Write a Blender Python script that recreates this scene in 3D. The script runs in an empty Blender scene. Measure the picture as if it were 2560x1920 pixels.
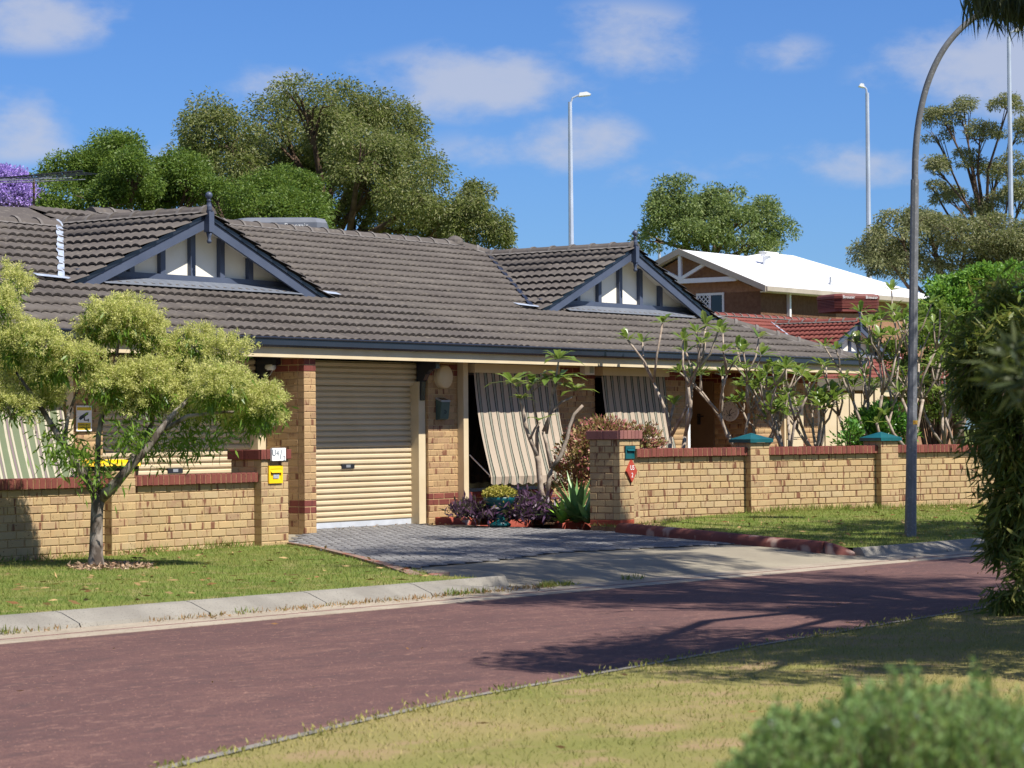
import bpy, bmesh, math, random
import numpy as np
from mathutils import Vector, Matrix

# ------------------------------------------------------------------ camera, world, sun, exposure
SC = bpy.context.scene
COL = SC.collection
FPX, PITCH, ROLL, EYE = 6300.0, 115.0 / 6300.0, 0.008, 1.30
cam_d = bpy.data.cameras.new('camera')
cam_d.sensor_width = 36.0
cam_d.lens = FPX / 2560.0 * 36.0
cam_d.clip_start = 0.2
cam_d.clip_end = 4000.0
cam_d.dof.use_dof = True
cam_d.dof.focus_distance = 35.0
cam_d.dof.aperture_fstop = 7.0
cam = bpy.data.objects.new('camera', cam_d)
COL.objects.link(cam)
CR = Matrix.Rotation(math.pi / 2 + PITCH, 3, 'X') @ Matrix.Rotation(-ROLL, 3, 'Z')
cam.matrix_world = Matrix.Translation((0, 0, EYE)) @ CR.to_4x4()
SC.camera = cam

HPHI = math.radians(54.0)                      # direction of the house front
SUN_EL = math.radians(54.0)
_n = Vector((math.sin(HPHI), -math.cos(HPHI)))
_s = Vector((-math.cos(HPHI), -math.sin(HPHI)))
_h = (_n * math.cos(math.radians(3)) + _s * math.sin(math.radians(3))).normalized()
SUN_DIR = Vector((_h.x * math.cos(SUN_EL), _h.y * math.cos(SUN_EL), math.sin(SUN_EL)))
sl = bpy.data.lights.new('sun', 'SUN')
sl.energy = 5.0
sl.angle = math.radians(0.53)
sl.color = (1.0, 0.955, 0.88)
so = bpy.data.objects.new('sun', sl)
COL.objects.link(so)
so.rotation_euler = SUN_DIR.to_track_quat('Z', 'Y').to_euler()
so.location = (20, -20, 40)

SC.view_settings.view_transform = 'Standard'
SC.view_settings.look = 'None'
SC.view_settings.gamma = 1.0
SC.view_settings.use_curve_mapping = False
SC.view_settings.exposure = 0.62
SC.cycles.max_bounces = 5
SC.cycles.diffuse_bounces = 3
SC.cycles.glossy_bounces = 2
SC.cycles.transmission_bounces = 3
SC.cycles.transparent_max_bounces = 8
SC.cycles.use_adaptive_sampling = True


def ray(px, py):
    d = CR @ Vector(((px - 1280.0) / FPX, (960.0 - py) / FPX, -1.0))
    return d


def at(px, py, z):
    d = ray(px, py)
    k = (z - EYE) / d.z
    return Vector((d.x * k, d.y * k, z))


def at_Y(px, py, Y):
    d = ray(px, py)
    k = Y / d.y
    return Vector((d.x * k, Y, EYE + d.z * k))


def on_plane(px, py, P0, ang):
    """meet the vertical plane through P0 running along ang -> (distance along, z)"""
    d = ray(px, py)
    nx, ny = -math.sin(ang), math.cos(ang)
    k = (P0[0] * nx + P0[1] * ny) / (d.x * nx + d.y * ny)
    x, y = d.x * k, d.y * k
    return ((x - P0[0]) * math.cos(ang) + (y - P0[1]) * math.sin(ang), EYE + d.z * k)


def build_world():
    w = bpy.data.worlds.new('World')
    SC.world = w
    w.use_nodes = True
    nt = w.node_tree
    nt.nodes.clear()
    N, L = nt.nodes.new, nt.links.new
    out = N('ShaderNodeOutputWorld')
    bg = N('ShaderNodeBackground')
    sky = N('ShaderNodeTexSky')
    sky.sky_type = 'NISHITA'
    sky.sun_disc = False
    sky.sun_elevation = SUN_EL
    sky.sun_rotation = math.atan2(SUN_DIR.x, SUN_DIR.y)
    sky.altitude = 100.0
    sky.air_density = 1.0
    sky.dust_density = 0.25
    sky.ozone_density = 3.0
    bg.inputs['Strength'].default_value = 0.073
    tc = N('ShaderNodeTexCoord')
    tint = N('ShaderNodeMix'); tint.data_type = 'RGBA'; tint.blend_type = 'MULTIPLY'
    tint.inputs[0].default_value = 1.0
    L(sky.outputs[0], tint.inputs[6])
    tint.inputs[7].default_value = (0.43, 0.672, 1.10, 1)

    def vmath(op, a, b):
        n = N('ShaderNodeVectorMath'); n.operation = op
        for i, v in enumerate((a, b)):
            if v is None:
                continue
            if isinstance(v, (tuple, Vector)):
                n.inputs[i].default_value = tuple(v)
            else:
                L(v, n.inputs[i])
        return n

    def m(op, a, b=0.0, clamp=False):
        n = N('ShaderNodeMath'); n.operation = op; n.use_clamp = clamp
        for i, v in enumerate((a, b)):
            if isinstance(v, (int, float)):
                n.inputs[i].default_value = v
            else:
                L(v, n.inputs[i])
        return n.outputs[0]
    direc = tc.outputs['Generated']
    noise = N('ShaderNodeTexNoise')
    noise.inputs['Scale'].default_value = 21.0
    noise.inputs['Detail'].default_value = 10.0
    noise.inputs['Roughness'].default_value = 0.60
    sc = vmath('MULTIPLY', direc, (1.0, 1.0, 1.9))
    L(sc.outputs[0], noise.inputs['Vector'])
    # fair-weather clouds: centre direction, half width, half height (radians), strength
    clouds = [(1210, 205, 0.046, 0.0150, .92), (1560, 105, 0.034, 0.017, .72), (1440, 355, 0.026, 0.0120, .9), (1330, 245, 0.03, 0.008, .6),
              (1090, 175, 0.045, 0.008, .40), (70, 35, 0.034, 0.014, .95), (40, 320, 0.026, 0.0135, .95),
              (2460, 195, 0.046, 0.020, .85), (2130, 415, 0.028, 0.0110, .85), (1960, 130, 0.020, 0.008, .45),
              (680, 215, 0.020, 0.010, .55), (1760, 430, 0.05, 0.008, .4), (390, 355, 0.05, 0.012, .35),
              (1180, 380, 0.03, 0.010, .35)]
    rows = []
    for px, py, rx, rz, st in clouds:
        rows.append((ray(px, py).normalized(), rx, rz, st))
    acc = None
    for c, rx, rz, st in rows:
        d = vmath('SUBTRACT', direc, Vector(c))
        s = vmath('MULTIPLY', d.outputs[0], (1 / rx, 1 / rx, 1 / rz))
        ln = N('ShaderNodeVectorMath'); ln.operation = 'LENGTH'
        L(s.outputs[0], ln.inputs[0])
        v = m('MULTIPLY', m('SUBTRACT', 1.35, ln.outputs['Value'], True), st)
        acc = v if acc is None else m('MAXIMUM', acc, v)
    mask = m('ADD', acc, m('MULTIPLY', m('SUBTRACT', noise.outputs[0], 0.5), 2.4))
    mr = N('ShaderNodeMapRange'); mr.interpolation_type = 'SMOOTHSTEP'
    L(m('MINIMUM', mask, m('MULTIPLY', acc, 1.6)), mr.inputs[0])
    mr.inputs[1].default_value = 0.10; mr.inputs[2].default_value = 1.05
    mr.inputs[3].default_value = 0.0; mr.inputs[4].default_value = 0.74
    # broken cloud added only in the unseen sky, to whiten the fill light
    n2 = N('ShaderNodeTexNoise'); n2.inputs['Scale'].default_value = 2.7; n2.inputs['Detail'].default_value = 6.0
    L(sc.outputs[0], n2.inputs['Vector'])
    m2 = N('ShaderNodeMapRange'); m2.interpolation_type = 'SMOOTHSTEP'
    L(n2.outputs[0], m2.inputs[0])
    m2.inputs[1].default_value = 0.47; m2.inputs[2].default_value = 0.66; m2.inputs[4].default_value = 0.8
    dt = vmath('DOT_PRODUCT', direc, ray(1280, 400).normalized())
    m3 = N('ShaderNodeMapRange'); m3.interpolation_type = 'SMOOTHSTEP'
    L(dt.outputs['Value'], m3.inputs[0])
    m3.inputs[1].default_value = 0.962; m3.inputs[2].default_value = 0.90
    allm = m('MAXIMUM', mr.outputs[0], m('MULTIPLY', m2.outputs[0], m3.outputs[0]))
    mix = N('ShaderNodeMix'); mix.data_type = 'RGBA'
    L(allm, mix.inputs[0])
    L(tint.outputs[2], mix.inputs[6])
    mix.inputs[7].default_value = (5.0, 5.3, 6.3, 1)
    L(mix.outputs[2], bg.inputs['Color'])
    L(bg.outputs[0], out.inputs['Surface'])


build_world()


# ------------------------------------------------------------------ helpers
def S(r, g, b):
    f = lambda c: ((c / 255.0 + 0.055) / 1.055) ** 2.4 if c > 10 else c / 255.0 / 12.92
    return (f(r), f(g), f(b))


class MB:
    """collects faces for ONE mesh"""
    def __init__(self):
        self.v, self.f = [], []

    def add(self, vs, fs):
        o = len(self.v)
        self.v += [tuple(p) for p in vs]
        self.f += [tuple(i + o for i in f) for f in fs]
        return self

    def box(self, x0, x1, y0, y1, z0, z1):
        return self.add([(x0, y0, z0), (x1, y0, z0), (x1, y1, z0), (x0, y1, z0), (x0, y0, z1), (x1, y0, z1), (x1, y1, z1), (x0, y1, z1)],
                        [(0, 3, 2, 1), (4, 5, 6, 7), (0, 1, 5, 4), (1, 2, 6, 5), (2, 3, 7, 6), (3, 0, 4, 7)])

    def prism(self, poly, axis, a, b):
        """poly of 2-D points in the other two axes, extruded from a to b"""
        n = len(poly)
        def P(p, h):
            if axis == 'x': return (h, p[0], p[1])
            if axis == 'y': return (p[0], h, p[1])
            return (p[0], p[1], h)
        vs = [P(p, a) for p in poly] + [P(p, b) for p in poly]
        fs = [tuple(range(n - 1, -1, -1)), tuple(range(n, 2 * n))]
        fs += [(i, (i + 1) % n, n + (i + 1) % n, n + i) for i in range(n)]
        return self.add(vs, fs)

    def tube(self, pts, rad, sides=8, cap=True):
        pts = [Vector(p) for p in pts]
        if not hasattr(rad, '__len__'):
            rad = [rad] * len(pts)
        o = len(self.v)
        ref = None
        for i, p in enumerate(pts):
            t = (pts[min(i + 1, len(pts) - 1)] - pts[max(i - 1, 0)])
            if t.length < 1e-9: t = Vector((0, 0, 1))
            t.normalize()
            if ref is None:
                ref = t.orthogonal().normalized()
            else:
                ref = (ref - t * ref.dot(t))
                ref = ref.normalized() if ref.length > 1e-6 else t.orthogonal().normalized()
            b = t.cross(ref)
            for k in range(sides):
                a = 2 * math.pi * k / sides
                self.v.append(tuple(p + (ref * math.cos(a) + b * math.sin(a)) * rad[i]))
        for i in range(len(pts) - 1):
            for k in range(sides):
                k2 = (k + 1) % sides
                self.f.append((o + i * sides + k, o + i * sides + k2, o + (i + 1) * sides + k2, o + (i + 1) * sides + k))
        if cap:
            self.f.append(tuple(o + k for k in range(sides - 1, -1, -1)))
            e = o + (len(pts) - 1) * sides
            self.f.append(tuple(e + k for k in range(sides)))
        return self

    def lathe(self, prof, seg=16, c=(0, 0, 0), axis='z'):
        o = len(self.v)
        for r, h in prof:
            for k in range(seg):
                a = 2 * math.pi * k / seg
                u, w = r * math.cos(a), r * math.sin(a)
                if axis == 'z': p = (u, w, h)
                elif axis == 'y': p = (u, h, w)
                else: p = (h, u, w)
                self.v.append((p[0] + c[0], p[1] + c[1], p[2] + c[2]))
        for i in range(len(prof) - 1):
            for k in range(seg):
                k2 = (k + 1) % seg
                self.f.append((o + i * seg + k, o + i * seg + k2, o + (i + 1) * seg + k2, o + (i + 1) * seg + k))
        self.f.append(tuple(o + k for k in range(seg - 1, -1, -1)))
        e = o + (len(prof) - 1) * seg
        self.f.append(tuple(e + k for k in range(seg)))
        return self

    def xform(self, M):
        self.v = [tuple(M @ Vector(p)) for p in self.v]
        return self

    def mesh(self, name, mat, smooth=False):
        me = bpy.data.meshes.new(name)
        me.from_pydata(self.v, [], self.f)
        if mat: me.materials.append(mat)
        bm = bmesh.new(); bm.from_mesh(me)
        bmesh.ops.recalc_face_normals(bm, faces=bm.faces)
        bm.to_mesh(me); bm.free()
        if smooth:
            me.polygons.foreach_set('use_smooth', [True] * len(me.polygons))
        return me

    def build(self, name, mat, parent=None, smooth=False):
        return link(name, self.mesh(name, mat, smooth), parent)


def link(name, me, parent=None, M=None):
    o = bpy.data.objects.new(name, me)
    COL.objects.link(o)
    o.parent = parent
    if M is not None:
        o.matrix_basis = M
    return o


def mesh_np(name, V, F, mat, smooth=False):
    V = np.ascontiguousarray(V, dtype=np.float32); F = np.ascontiguousarray(F, dtype=np.int32)
    me = bpy.data.meshes.new(name)
    k = F.shape[1]
    me.vertices.add(len(V)); me.vertices.foreach_set('co', V.ravel())
    me.loops.add(F.size); me.loops.foreach_set('vertex_index', F.ravel())
    me.polygons.add(len(F)); me.polygons.foreach_set('loop_start', np.arange(len(F), dtype=np.int32) * k)
    if smooth: me.polygons.foreach_set('use_smooth', np.ones(len(F), dtype=bool))
    me.materials.append(mat)
    me.update(calc_edges=True)
    return me


def scatter_np(TV, TF, mats):
    """copies of a template (verts TV, faces TF) under an array of 4x4 matrices"""
    TV = np.asarray(TV, dtype=np.float64); TF = np.asarray(TF); mats = np.asarray(mats, dtype=np.float64)
    V = np.einsum('nij,vj->nvi', mats[:, :3, :3], TV) + mats[:, None, :3, 3]
    F = TF[None] + (np.arange(len(mats)) * len(TV))[:, None, None]
    return V.reshape(-1, 3), F.reshape(-1, TF.shape[1])


def tag(o, label=None, cat=None, group=None, kind=None):
    if label: o['label'] = label
    if cat: o['category'] = cat
    if group: o['group'] = group
    if kind: o['kind'] = kind
    return o


def thing(name, label, cat, loc=(0, 0, 0), rz=0.0, group=None):
    o = bpy.data.objects.new(name, None)
    o.empty_display_size = 0.2
    COL.objects.link(o)
    o.location = loc
    o.rotation_euler = (0, 0, rz)
    return tag(o, label, cat, group)


def text_mesh(body, size, mat, name, depth=0.003):
    cu = bpy.data.curves.new(name, 'FONT')
    cu.body = body; cu.size = size; cu.extrude = depth; cu.align_x = 'CENTER'; cu.align_y = 'CENTER'
    cu.resolution_u = 3
    ob = bpy.data.objects.new(name, cu)
    COL.objects.link(ob)
    dg = bpy.context.evaluated_depsgraph_get()
    me = bpy.data.meshes.new_from_object(ob.evaluated_get(dg))
    bpy.data.objects.remove(ob); bpy.data.curves.remove(cu)
    me.name = name
    me.materials.clear(); me.materials.append(mat)
    return me


# ------------------------------------------------------------------ materials
def mat_new(name):
    m = bpy.data.materials.new(name)
    m.use_nodes = True
    nt = m.node_tree
    return m, nt, nt.nodes['Principled BSDF']


def rnd_value(nt):
    N, L = nt.nodes.new, nt.links.new
    oi = N('ShaderNodeObjectInfo'); ge = N('ShaderNodeNewGeometry')
    a = N('ShaderNodeMath'); a.operation = 'ADD'
    L(oi.outputs['Random'], a.inputs[0]); L(ge.outputs['Random Per Island'], a.inputs[1])
    f = N('ShaderNodeMath'); f.operation = 'FRACT'
    L(a.outputs[0], f.inputs[0])
    return f.outputs[0]


def coords(nt, coord, scl=(1, 1, 1), rnd=None):
    N, L = nt.nodes.new, nt.links.new
    if coord == 'pos':
        src = N('ShaderNodeNewGeometry').outputs['Position']
    else:
        src = N('ShaderNodeTexCoord').outputs['Object']
    mp = N('ShaderNodeVectorMath'); mp.operation = 'MULTIPLY'
    mp.inputs[1].default_value = scl
    L(src, mp.inputs[0])
    if rnd is not None:
        ad = N('ShaderNodeVectorMath'); ad.operation = 'ADD'
        sc = N('ShaderNodeVectorMath'); sc.operation = 'SCALE'
        sc.inputs[0].default_value = (37.0, 61.0, 23.0)
        L(rnd, sc.inputs['Scale'])
        L(mp.outputs[0], ad.inputs[0]); L(sc.outputs[0], ad.inputs[1])
        return ad.outputs[0]
    return mp.outputs[0]


def noise_fac(nt, vec, scale, detail=4.0, rough=.55, lo=.35, hi=.65):
    N, L = nt.nodes.new, nt.links.new
    n = N('ShaderNodeTexNoise')
    n.inputs['Scale'].default_value = scale; n.inputs['Detail'].default_value = detail
    n.inputs['Roughness'].default_value = rough
    L(vec, n.inputs['Vector'])
    r = N('ShaderNodeMapRange')
    L(n.outputs[0], r.inputs[0])
    r.inputs[1].default_value = lo; r.inputs[2].default_value = hi
    return r.outputs[0]


def mixc(nt, fac, a, b, blend='MIX'):
    N, L = nt.nodes.new, nt.links.new
    x = N('ShaderNodeMix'); x.data_type = 'RGBA'; x.blend_type = blend
    for i, v in ((0, fac), (6, a), (7, b)):
        if isinstance(v, (int, float)): x.inputs[i].default_value = v
        elif isinstance(v, tuple): x.inputs[i].default_value = (*v[:3], 1)
        else: L(v, x.inputs[i])
    return x.outputs[2]


def value_mul(nt, col, rnd, amount):
    N, L = nt.nodes.new, nt.links.new
    r = N('ShaderNodeMapRange'); L(rnd, r.inputs[0])
    r.inputs[3].default_value = 1 - amount; r.inputs[4].default_value = 1 + amount
    h = N('ShaderNodeHueSaturation')
    L(r.outputs[0], h.inputs['Value']); L(col, h.inputs['Color'])
    return h.outputs[0]


def M(name, c, c2=None, scale=3.0, rough=.8, spec=.3, rand=0.0, coord='pos', scl=(1, 1, 1), bump=0.0, bscale=40.0,
      metallic=0.0, lo=.35, hi=.65, detail=4.0, c3=None, scale3=60.0, lo3=.55, hi3=.7):
    m, nt, p = mat_new(name)
    L = nt.links.new
    rnd = rnd_value(nt)
    vec = coords(nt, coord, scl, rnd if coord == 'obj' else None)
    if c2 is None: c2 = tuple(x * 0.82 for x in c)
    col = mixc(nt, noise_fac(nt, vec, scale, detail, lo=lo, hi=hi), c, c2)
    if c3 is not None:
        col = mixc(nt, noise_fac(nt, vec, scale3, 2.0, lo=lo3, hi=hi3), col, c3)
    if rand: col = value_mul(nt, col, rnd, rand)
    L(col, p.inputs['Base Color'])
    p.inputs['Roughness'].default_value = rough
    p.inputs['Metallic'].default_value = metallic
    p.inputs['Specular IOR Level'].default_value = spec
    if bump:
        n = nt.nodes.new('ShaderNodeTexNoise'); n.inputs['Scale'].default_value = bscale; n.inputs['Detail'].default_value = 3
        L(vec, n.inputs['Vector'])
        b = nt.nodes.new('ShaderNodeBump'); b.inputs['Strength'].default_value = bump; b.inputs['Distance'].default_value = .01
        L(n.outputs[0], b.inputs['Height']); L(b.outputs[0], p.inputs['Normal'])
    return m


def M_brick(name, cols, stain, streak=.6, rand=.12):
    m, nt, p = mat_new(name)
    N, L = nt.nodes.new, nt.links.new
    rnd = rnd_value(nt)
    ramp = N('ShaderNodeValToRGB')
    el = ramp.color_ramp.elements
    while len(el) < len(cols): el.new(0.5)
    for i, c in enumerate(cols):
        el[i].position = i / (len(cols) - 1.0); el[i].color = (*c, 1)
    L(rnd, ramp.inputs[0])
    vec = coords(nt, 'obj', (1, 1, 1), rnd)
    col = mixc(nt, noise_fac(nt, vec, 9.0, 3, lo=.3, hi=.75), ramp.outputs[0], tuple(x * .86 for x in cols[0]))
    vs = coords(nt, 'obj', (1, 1, .16), rnd)
    col = mixc(nt, noise_fac(nt, vs, 13.0, 2, lo=.60, hi=.66), col, mixc(nt, streak, col, stain))
    col = mixc(nt, noise_fac(nt, vec, 55.0, 1, lo=.70, hi=.74), col, tuple(x * .45 for x in stain))
    h = N('ShaderNodeMath'); h.operation = 'MULTIPLY'; h.inputs[1].default_value = 7.31; L(rnd, h.inputs[0])
    f = N('ShaderNodeMath'); f.operation = 'FRACT'; L(h.outputs[0], f.inputs[0])
    col = value_mul(nt, col, f.outputs[0], rand)
    L(col, p.inputs['Base Color'])
    p.inputs['Roughness'].default_value = .85
    p.inputs['Specular IOR Level'].default_value = .2
    b = N('ShaderNodeBump'); b.inputs['Strength'].default_value = .35; b.inputs['Distance'].default_value = .004
    n = N('ShaderNodeTexNoise'); n.inputs['Scale'].default_value = 90; L(vec, n.inputs['Vector'])
    L(n.outputs[0], b.inputs['Height']); L(b.outputs[0], p.inputs['Normal'])
    return m


def M_leaf(name, cols, trans=.3, rough=.5, spec=.35, patch=None):
    m, nt, p = mat_new(name)
    N, L = nt.nodes.new, nt.links.new
    ge = N('ShaderNodeNewGeometry')
    ramp = N('ShaderNodeValToRGB')
    el = ramp.color_ramp.elements
    while len(el) < len(cols): el.new(0.5)
    for i, c in enumerate(cols):
        el[i].position = i / (len(cols) - 1.0); el[i].color = (*c, 1)
    L(ge.outputs['Random Per Island'], ramp.inputs[0])
    lc = ramp.outputs[0]
    if patch:
        lc = mixc(nt, noise_fac(nt, ge.outputs['Position'], patch[1], 4, lo=.40, hi=.62), lc, mixc(nt, .75, lc, patch[0]))
    L(lc, p.inputs['Base Color'])
    p.inputs['Roughness'].default_value = rough
    p.inputs['Specular IOR Level'].default_value = spec
    t = N('ShaderNodeBsdfTranslucent')
    br = mixc(nt, .35, lc, (.35, .50, .06), 'MIX')
    L(br, t.inputs['Color'])
    mx = N('ShaderNodeMixShader'); mx.inputs[0].default_value = trans
    L(p.outputs[0], mx.inputs[1]); L(t.outputs[0], mx.inputs[2])
    L(mx.outputs[0], nt.nodes['Material Output'].inputs['Surface'])
    return m


def M_stripes(name, base, stripes, period, axis=0):
    """woven stripes along one local axis: stripes = [(start, end, colour)] as fractions of the period"""
    m, nt, p = mat_new(name)
    N, L = nt.nodes.new, nt.links.new
    tc = N('ShaderNodeTexCoord'); sx = N('ShaderNodeSeparateXYZ'); L(tc.outputs['Object'], sx.inputs[0])
    d = N('ShaderNodeMath'); d.operation = 'MULTIPLY'; d.inputs[1].default_value = 1 / period; L(sx.outputs[axis], d.inputs[0])
    f = N('ShaderNodeMath'); f.operation = 'FRACT'; L(d.outputs[0], f.inputs[0])
    ramp = N('ShaderNodeValToRGB'); ramp.color_ramp.interpolation = 'CONSTANT'
    pts = [(0.0, base)]
    for a, b, c in stripes: pts += [(a, c), (b, base)]
    el = ramp.color_ramp.elements
    while len(el) < len(pts): el.new(0.5)
    for i, (a, c) in enumerate(pts):
        el[i].position = a; el[i].color = (*c, 1)
    L(f.outputs[0], ramp.inputs[0])
    col = mixc(nt, noise_fac(nt, coords(nt, 'pos'), 4.0), ramp.outputs[0], mixc(nt, .1, ramp.outputs[0], (.2, .17, .12)))
    L(col, p.inputs['Base Color'])
    p.inputs['Roughness'].default_value = .9
    p.inputs['Specular IOR Level'].default_value = .1
    return m


BUFF = M_brick('buff_brick', [S(184, 160, 119), S(175, 148, 108), S(182, 155, 113), S(157, 127, 100), S(173, 146, 106), S(182, 153, 110), S(151, 119, 93), S(190, 168, 130)], S(104, 60, 46), .85, .08)
HBRICK = M_brick('house_brick', [S(182, 152, 111), S(173, 141, 103), S(179, 149, 107), S(152, 119, 92), S(165, 132, 100)], S(104, 57, 45), .8, .09)
REDB = M_brick('red_brick', [S(124, 70, 60), S(112, 60, 54), S(132, 78, 66)], S(74, 42, 40), .5, .08)
PURB = M_brick('plum_brick', [S(142, 96, 90), S(124, 82, 78), S(150, 102, 92)], S(96, 54, 52), .5, .08)
MORT = M('mortar', S(192, 164, 122), S(172, 146, 108), 30, .95, .1)
MORTD = M('dark_mortar', S(156, 122, 90), S(126, 96, 72), 30, .95, .1)
TILE = M('roof_tile', S(93, 87, 82), S(82, 76, 72), 1.0, .78, .2, rand=.07, c3=S(106, 99, 91), scale3=11, lo3=.56, hi3=.72, detail=6)
RTILE = M('red_roof_tile', S(124, 68, 58), S(106, 56, 49), 2, .75, .25, rand=.1)
BED = M('ridge_bedding', S(114, 109, 105), S(98, 93, 89), 6, .9, .2)
NAVY = M('slate_blue_paint', S(78, 86, 104), S(70, 78, 96), 3, .45, .4)
GUT = M('dark_gutter', S(36, 40, 50), S(32, 36, 46), 3, .22, .6)
CREAM = M('cream_paint', S(210, 193, 160), S(202, 184, 149), 3, .5, .35)
DOORC = M('cream_door_steel', S(202, 184, 152), S(196, 177, 143), 2, .42, .45)
WHITE = M('white_paint', S(236, 236, 234), S(226, 226, 224), 3, .5, .4)
GABLE = M('gable_board', S(236, 230, 216), S(228, 222, 206), 2, .7, .3)
LEAD = M('lead_flashing', S(112, 117, 126), S(98, 103, 112), 8, .5, .4)
ZINC = M('bright_flashing', S(176, 184, 196), S(140, 150, 166), 10, .45, .5)
GREYP = M('grey_plastic', S(112, 116, 124), S(96, 100, 108), 3, .5, .4)
DARK = M('dark_void', S(26, 24, 22), S(20, 18, 17), 3, .9, .1)
GREENP = M('green_paint', S(14, 88, 92), S(10, 74, 80), 4, .32, .5)
YELL = M('yellow_plastic', S(252, 206, 22), S(244, 190, 12), 3, .4, .45)
BLACKP = M('black_plastic', S(40, 42, 46), S(32, 34, 38), 4, .5, .4)
METAL = M('galvanised_steel', S(112, 114, 118), S(98, 100, 104), 5, .55, .4, metallic=.0, c3=S(128, 130, 134), scale3=30)
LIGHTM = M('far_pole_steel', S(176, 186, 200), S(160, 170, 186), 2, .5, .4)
GLASS = M('window_glass', S(28, 32, 38), S(22, 26, 30), 2, .08, .6)
ALU = M('aluminium', S(170, 174, 178), S(150, 154, 158), 3, .4, .5, metallic=.4)
CONC = M('kerb_concrete', S(140, 135, 125), S(124, 119, 110), 2.2, .9, .2, rand=.05, c3=S(104, 99, 92), scale3=70, lo3=.58, hi3=.72, bump=.3, bscale=120)
APRON = M('apron_concrete', S(148, 139, 120), S(134, 125, 108), 1.4, .9, .2, c3=S(120, 112, 98), scale3=50, lo3=.58, hi3=.75, bump=.3, bscale=120)
CSTRIP = M('cream_strip', S(166, 154, 136), S(146, 134, 117), 3, .9, .2, c3=S(128, 108, 96), scale3=25, lo3=.58, hi3=.72)
RSTRIP = M('red_joint', S(118, 76, 74), S(98, 66, 64), 5, .9, .2)
REDK = M('red_painted_concrete', S(160, 76, 58), S(142, 66, 52), 3, .75, .25, c3=S(190, 160, 146), scale3=7, lo3=.62, hi3=.70)
DULLK = M('faded_red_concrete', S(124, 76, 68), S(108, 66, 60), 3, .85, .15, c3=S(158, 134, 122), scale3=4, lo3=.54, hi3=.64)
PAVER = M('grey_paver', S(122, 120, 118), S(106, 104, 104), 3, .88, .2, rand=.16, c3=S(150, 149, 148), scale3=60, lo3=.55, hi3=.7, bump=.3, bscale=150)
PJOINT = M('paver_joint', S(48, 45, 43), S(40, 38, 36), 20, .95, .1)
BARK = M('grey_bark', S(150, 140, 130), S(84, 74, 66), 9, .9, .15, scl=(1, 1, .5), lo=.42, hi=.58, bump=.5, bscale=50)
FBARK = M('frangipani_bark', S(172, 158, 142), S(128, 112, 98), 14, .85, .2, bump=.3, bscale=60)
DBARK = M('brown_bark', S(104, 86, 72), S(70, 56, 46), 6, .9, .15)
SOIL = M('soil_mulch', S(128, 100, 78), S(84, 64, 50), 22, .95, .1, detail=6)
WBRICK = M('brown_brick', S(160, 122, 96), S(140, 106, 84), 9, .9, .1, c3=S(160, 124, 98), scale3=26)
TERRA = M('terracotta', S(168, 96, 66), S(130, 70, 50), 6, .85, .2)
CANV_A = M_stripes('striped_canvas', S(176, 161, 143), [(.26, .36, S(28, 50, 46)), (.42, .50, S(92, 116, 108)), (.55, .65, S(28, 50, 46))], .185)
CANV_B = M_stripes('green_canvas', S(112, 122, 96), [(.12, .20, S(186, 178, 158)), (.23, .29, S(130, 114, 118)), (.32, .38, S(186, 178, 158)), (.62, .70, S(186, 178, 158)), (.73, .79, S(130, 114, 118)), (.82, .88, S(186, 178, 158))], .42)
ROOFW = M('white_roof_steel', S(222, 222, 224), S(214, 214, 218), 1, .45, .4)
EAVEG = M('beige_trim', S(176, 166, 150), S(160, 150, 136), 2, .6, .3)
BROWND = M('brown_door', S(128, 106, 82), S(116, 96, 74), 3, .6, .3)


def road_mat():
    m, nt, p = mat_new('red_asphalt')
    L = nt.links.new
    a = math.radians(51.1)
    geo = nt.nodes.new('ShaderNodeNewGeometry')
    mp = nt.nodes.new('ShaderNodeMapping'); mp.inputs['Rotation'].default_value = (0, 0, -a)
    L(geo.outputs['Position'], mp.inputs['Vector'])
    sc = nt.nodes.new('ShaderNodeVectorMath'); sc.operation = 'MULTIPLY'; sc.inputs[1].default_value = (.35, 1.0, 1.0)
    L(mp.outputs[0], sc.inputs[0])
    col = mixc(nt, noise_fac(nt, sc.outputs[0], .55, 4, lo=.38, hi=.66), S(102, 74, 68), S(90, 66, 62))
    col = mixc(nt, noise_fac(nt, sc.outputs[0], 3.0, 4, lo=.45, hi=.72), col, S(114, 84, 75))
    col = mixc(nt, noise_fac(nt, sc.outputs[0], 1.3, 4, lo=.60, hi=.74), col, S(82, 62, 60))
    s2_ = nt.nodes.new('ShaderNodeVectorMath'); s2_.operation = 'MULTIPLY'; s2_.inputs[1].default_value = (.5, 1.0, 1.0)
    L(mp.outputs[0], s2_.inputs[0])
    col = mixc(nt, noise_fac(nt, s2_.outputs[0], 9.0, 3, lo=.5, hi=.7), col, S(86, 66, 62))
    col = mixc(nt, noise_fac(nt, s2_.outputs[0], 15.0, 2, lo=.58, hi=.7), col, S(126, 95, 84))
    col = mixc(nt, noise_fac(nt, geo.outputs['Position'], 70, 2, lo=.45, hi=.68), col, S(84, 61, 58))
    col = mixc(nt, noise_fac(nt, geo.outputs['Position'], 42, 1, lo=.70, hi=.76), col, S(186, 140, 118))
    L(col, p.inputs['Base Color'])
    p.inputs['Roughness'].default_value = .85
    p.inputs['Specular IOR Level'].default_value = .25
    n = nt.nodes.new('ShaderNodeTexNoise'); n.inputs['Scale'].default_value = 90; L(geo.outputs['Position'], n.inputs['Vector'])
    b = nt.nodes.new('ShaderNodeBump'); b.inputs['Strength'].default_value = .5; b.inputs['Distance'].default_value = .006
    L(n.outputs[0], b.inputs['Height']); L(b.outputs[0], p.inputs['Normal'])
    return m


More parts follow.
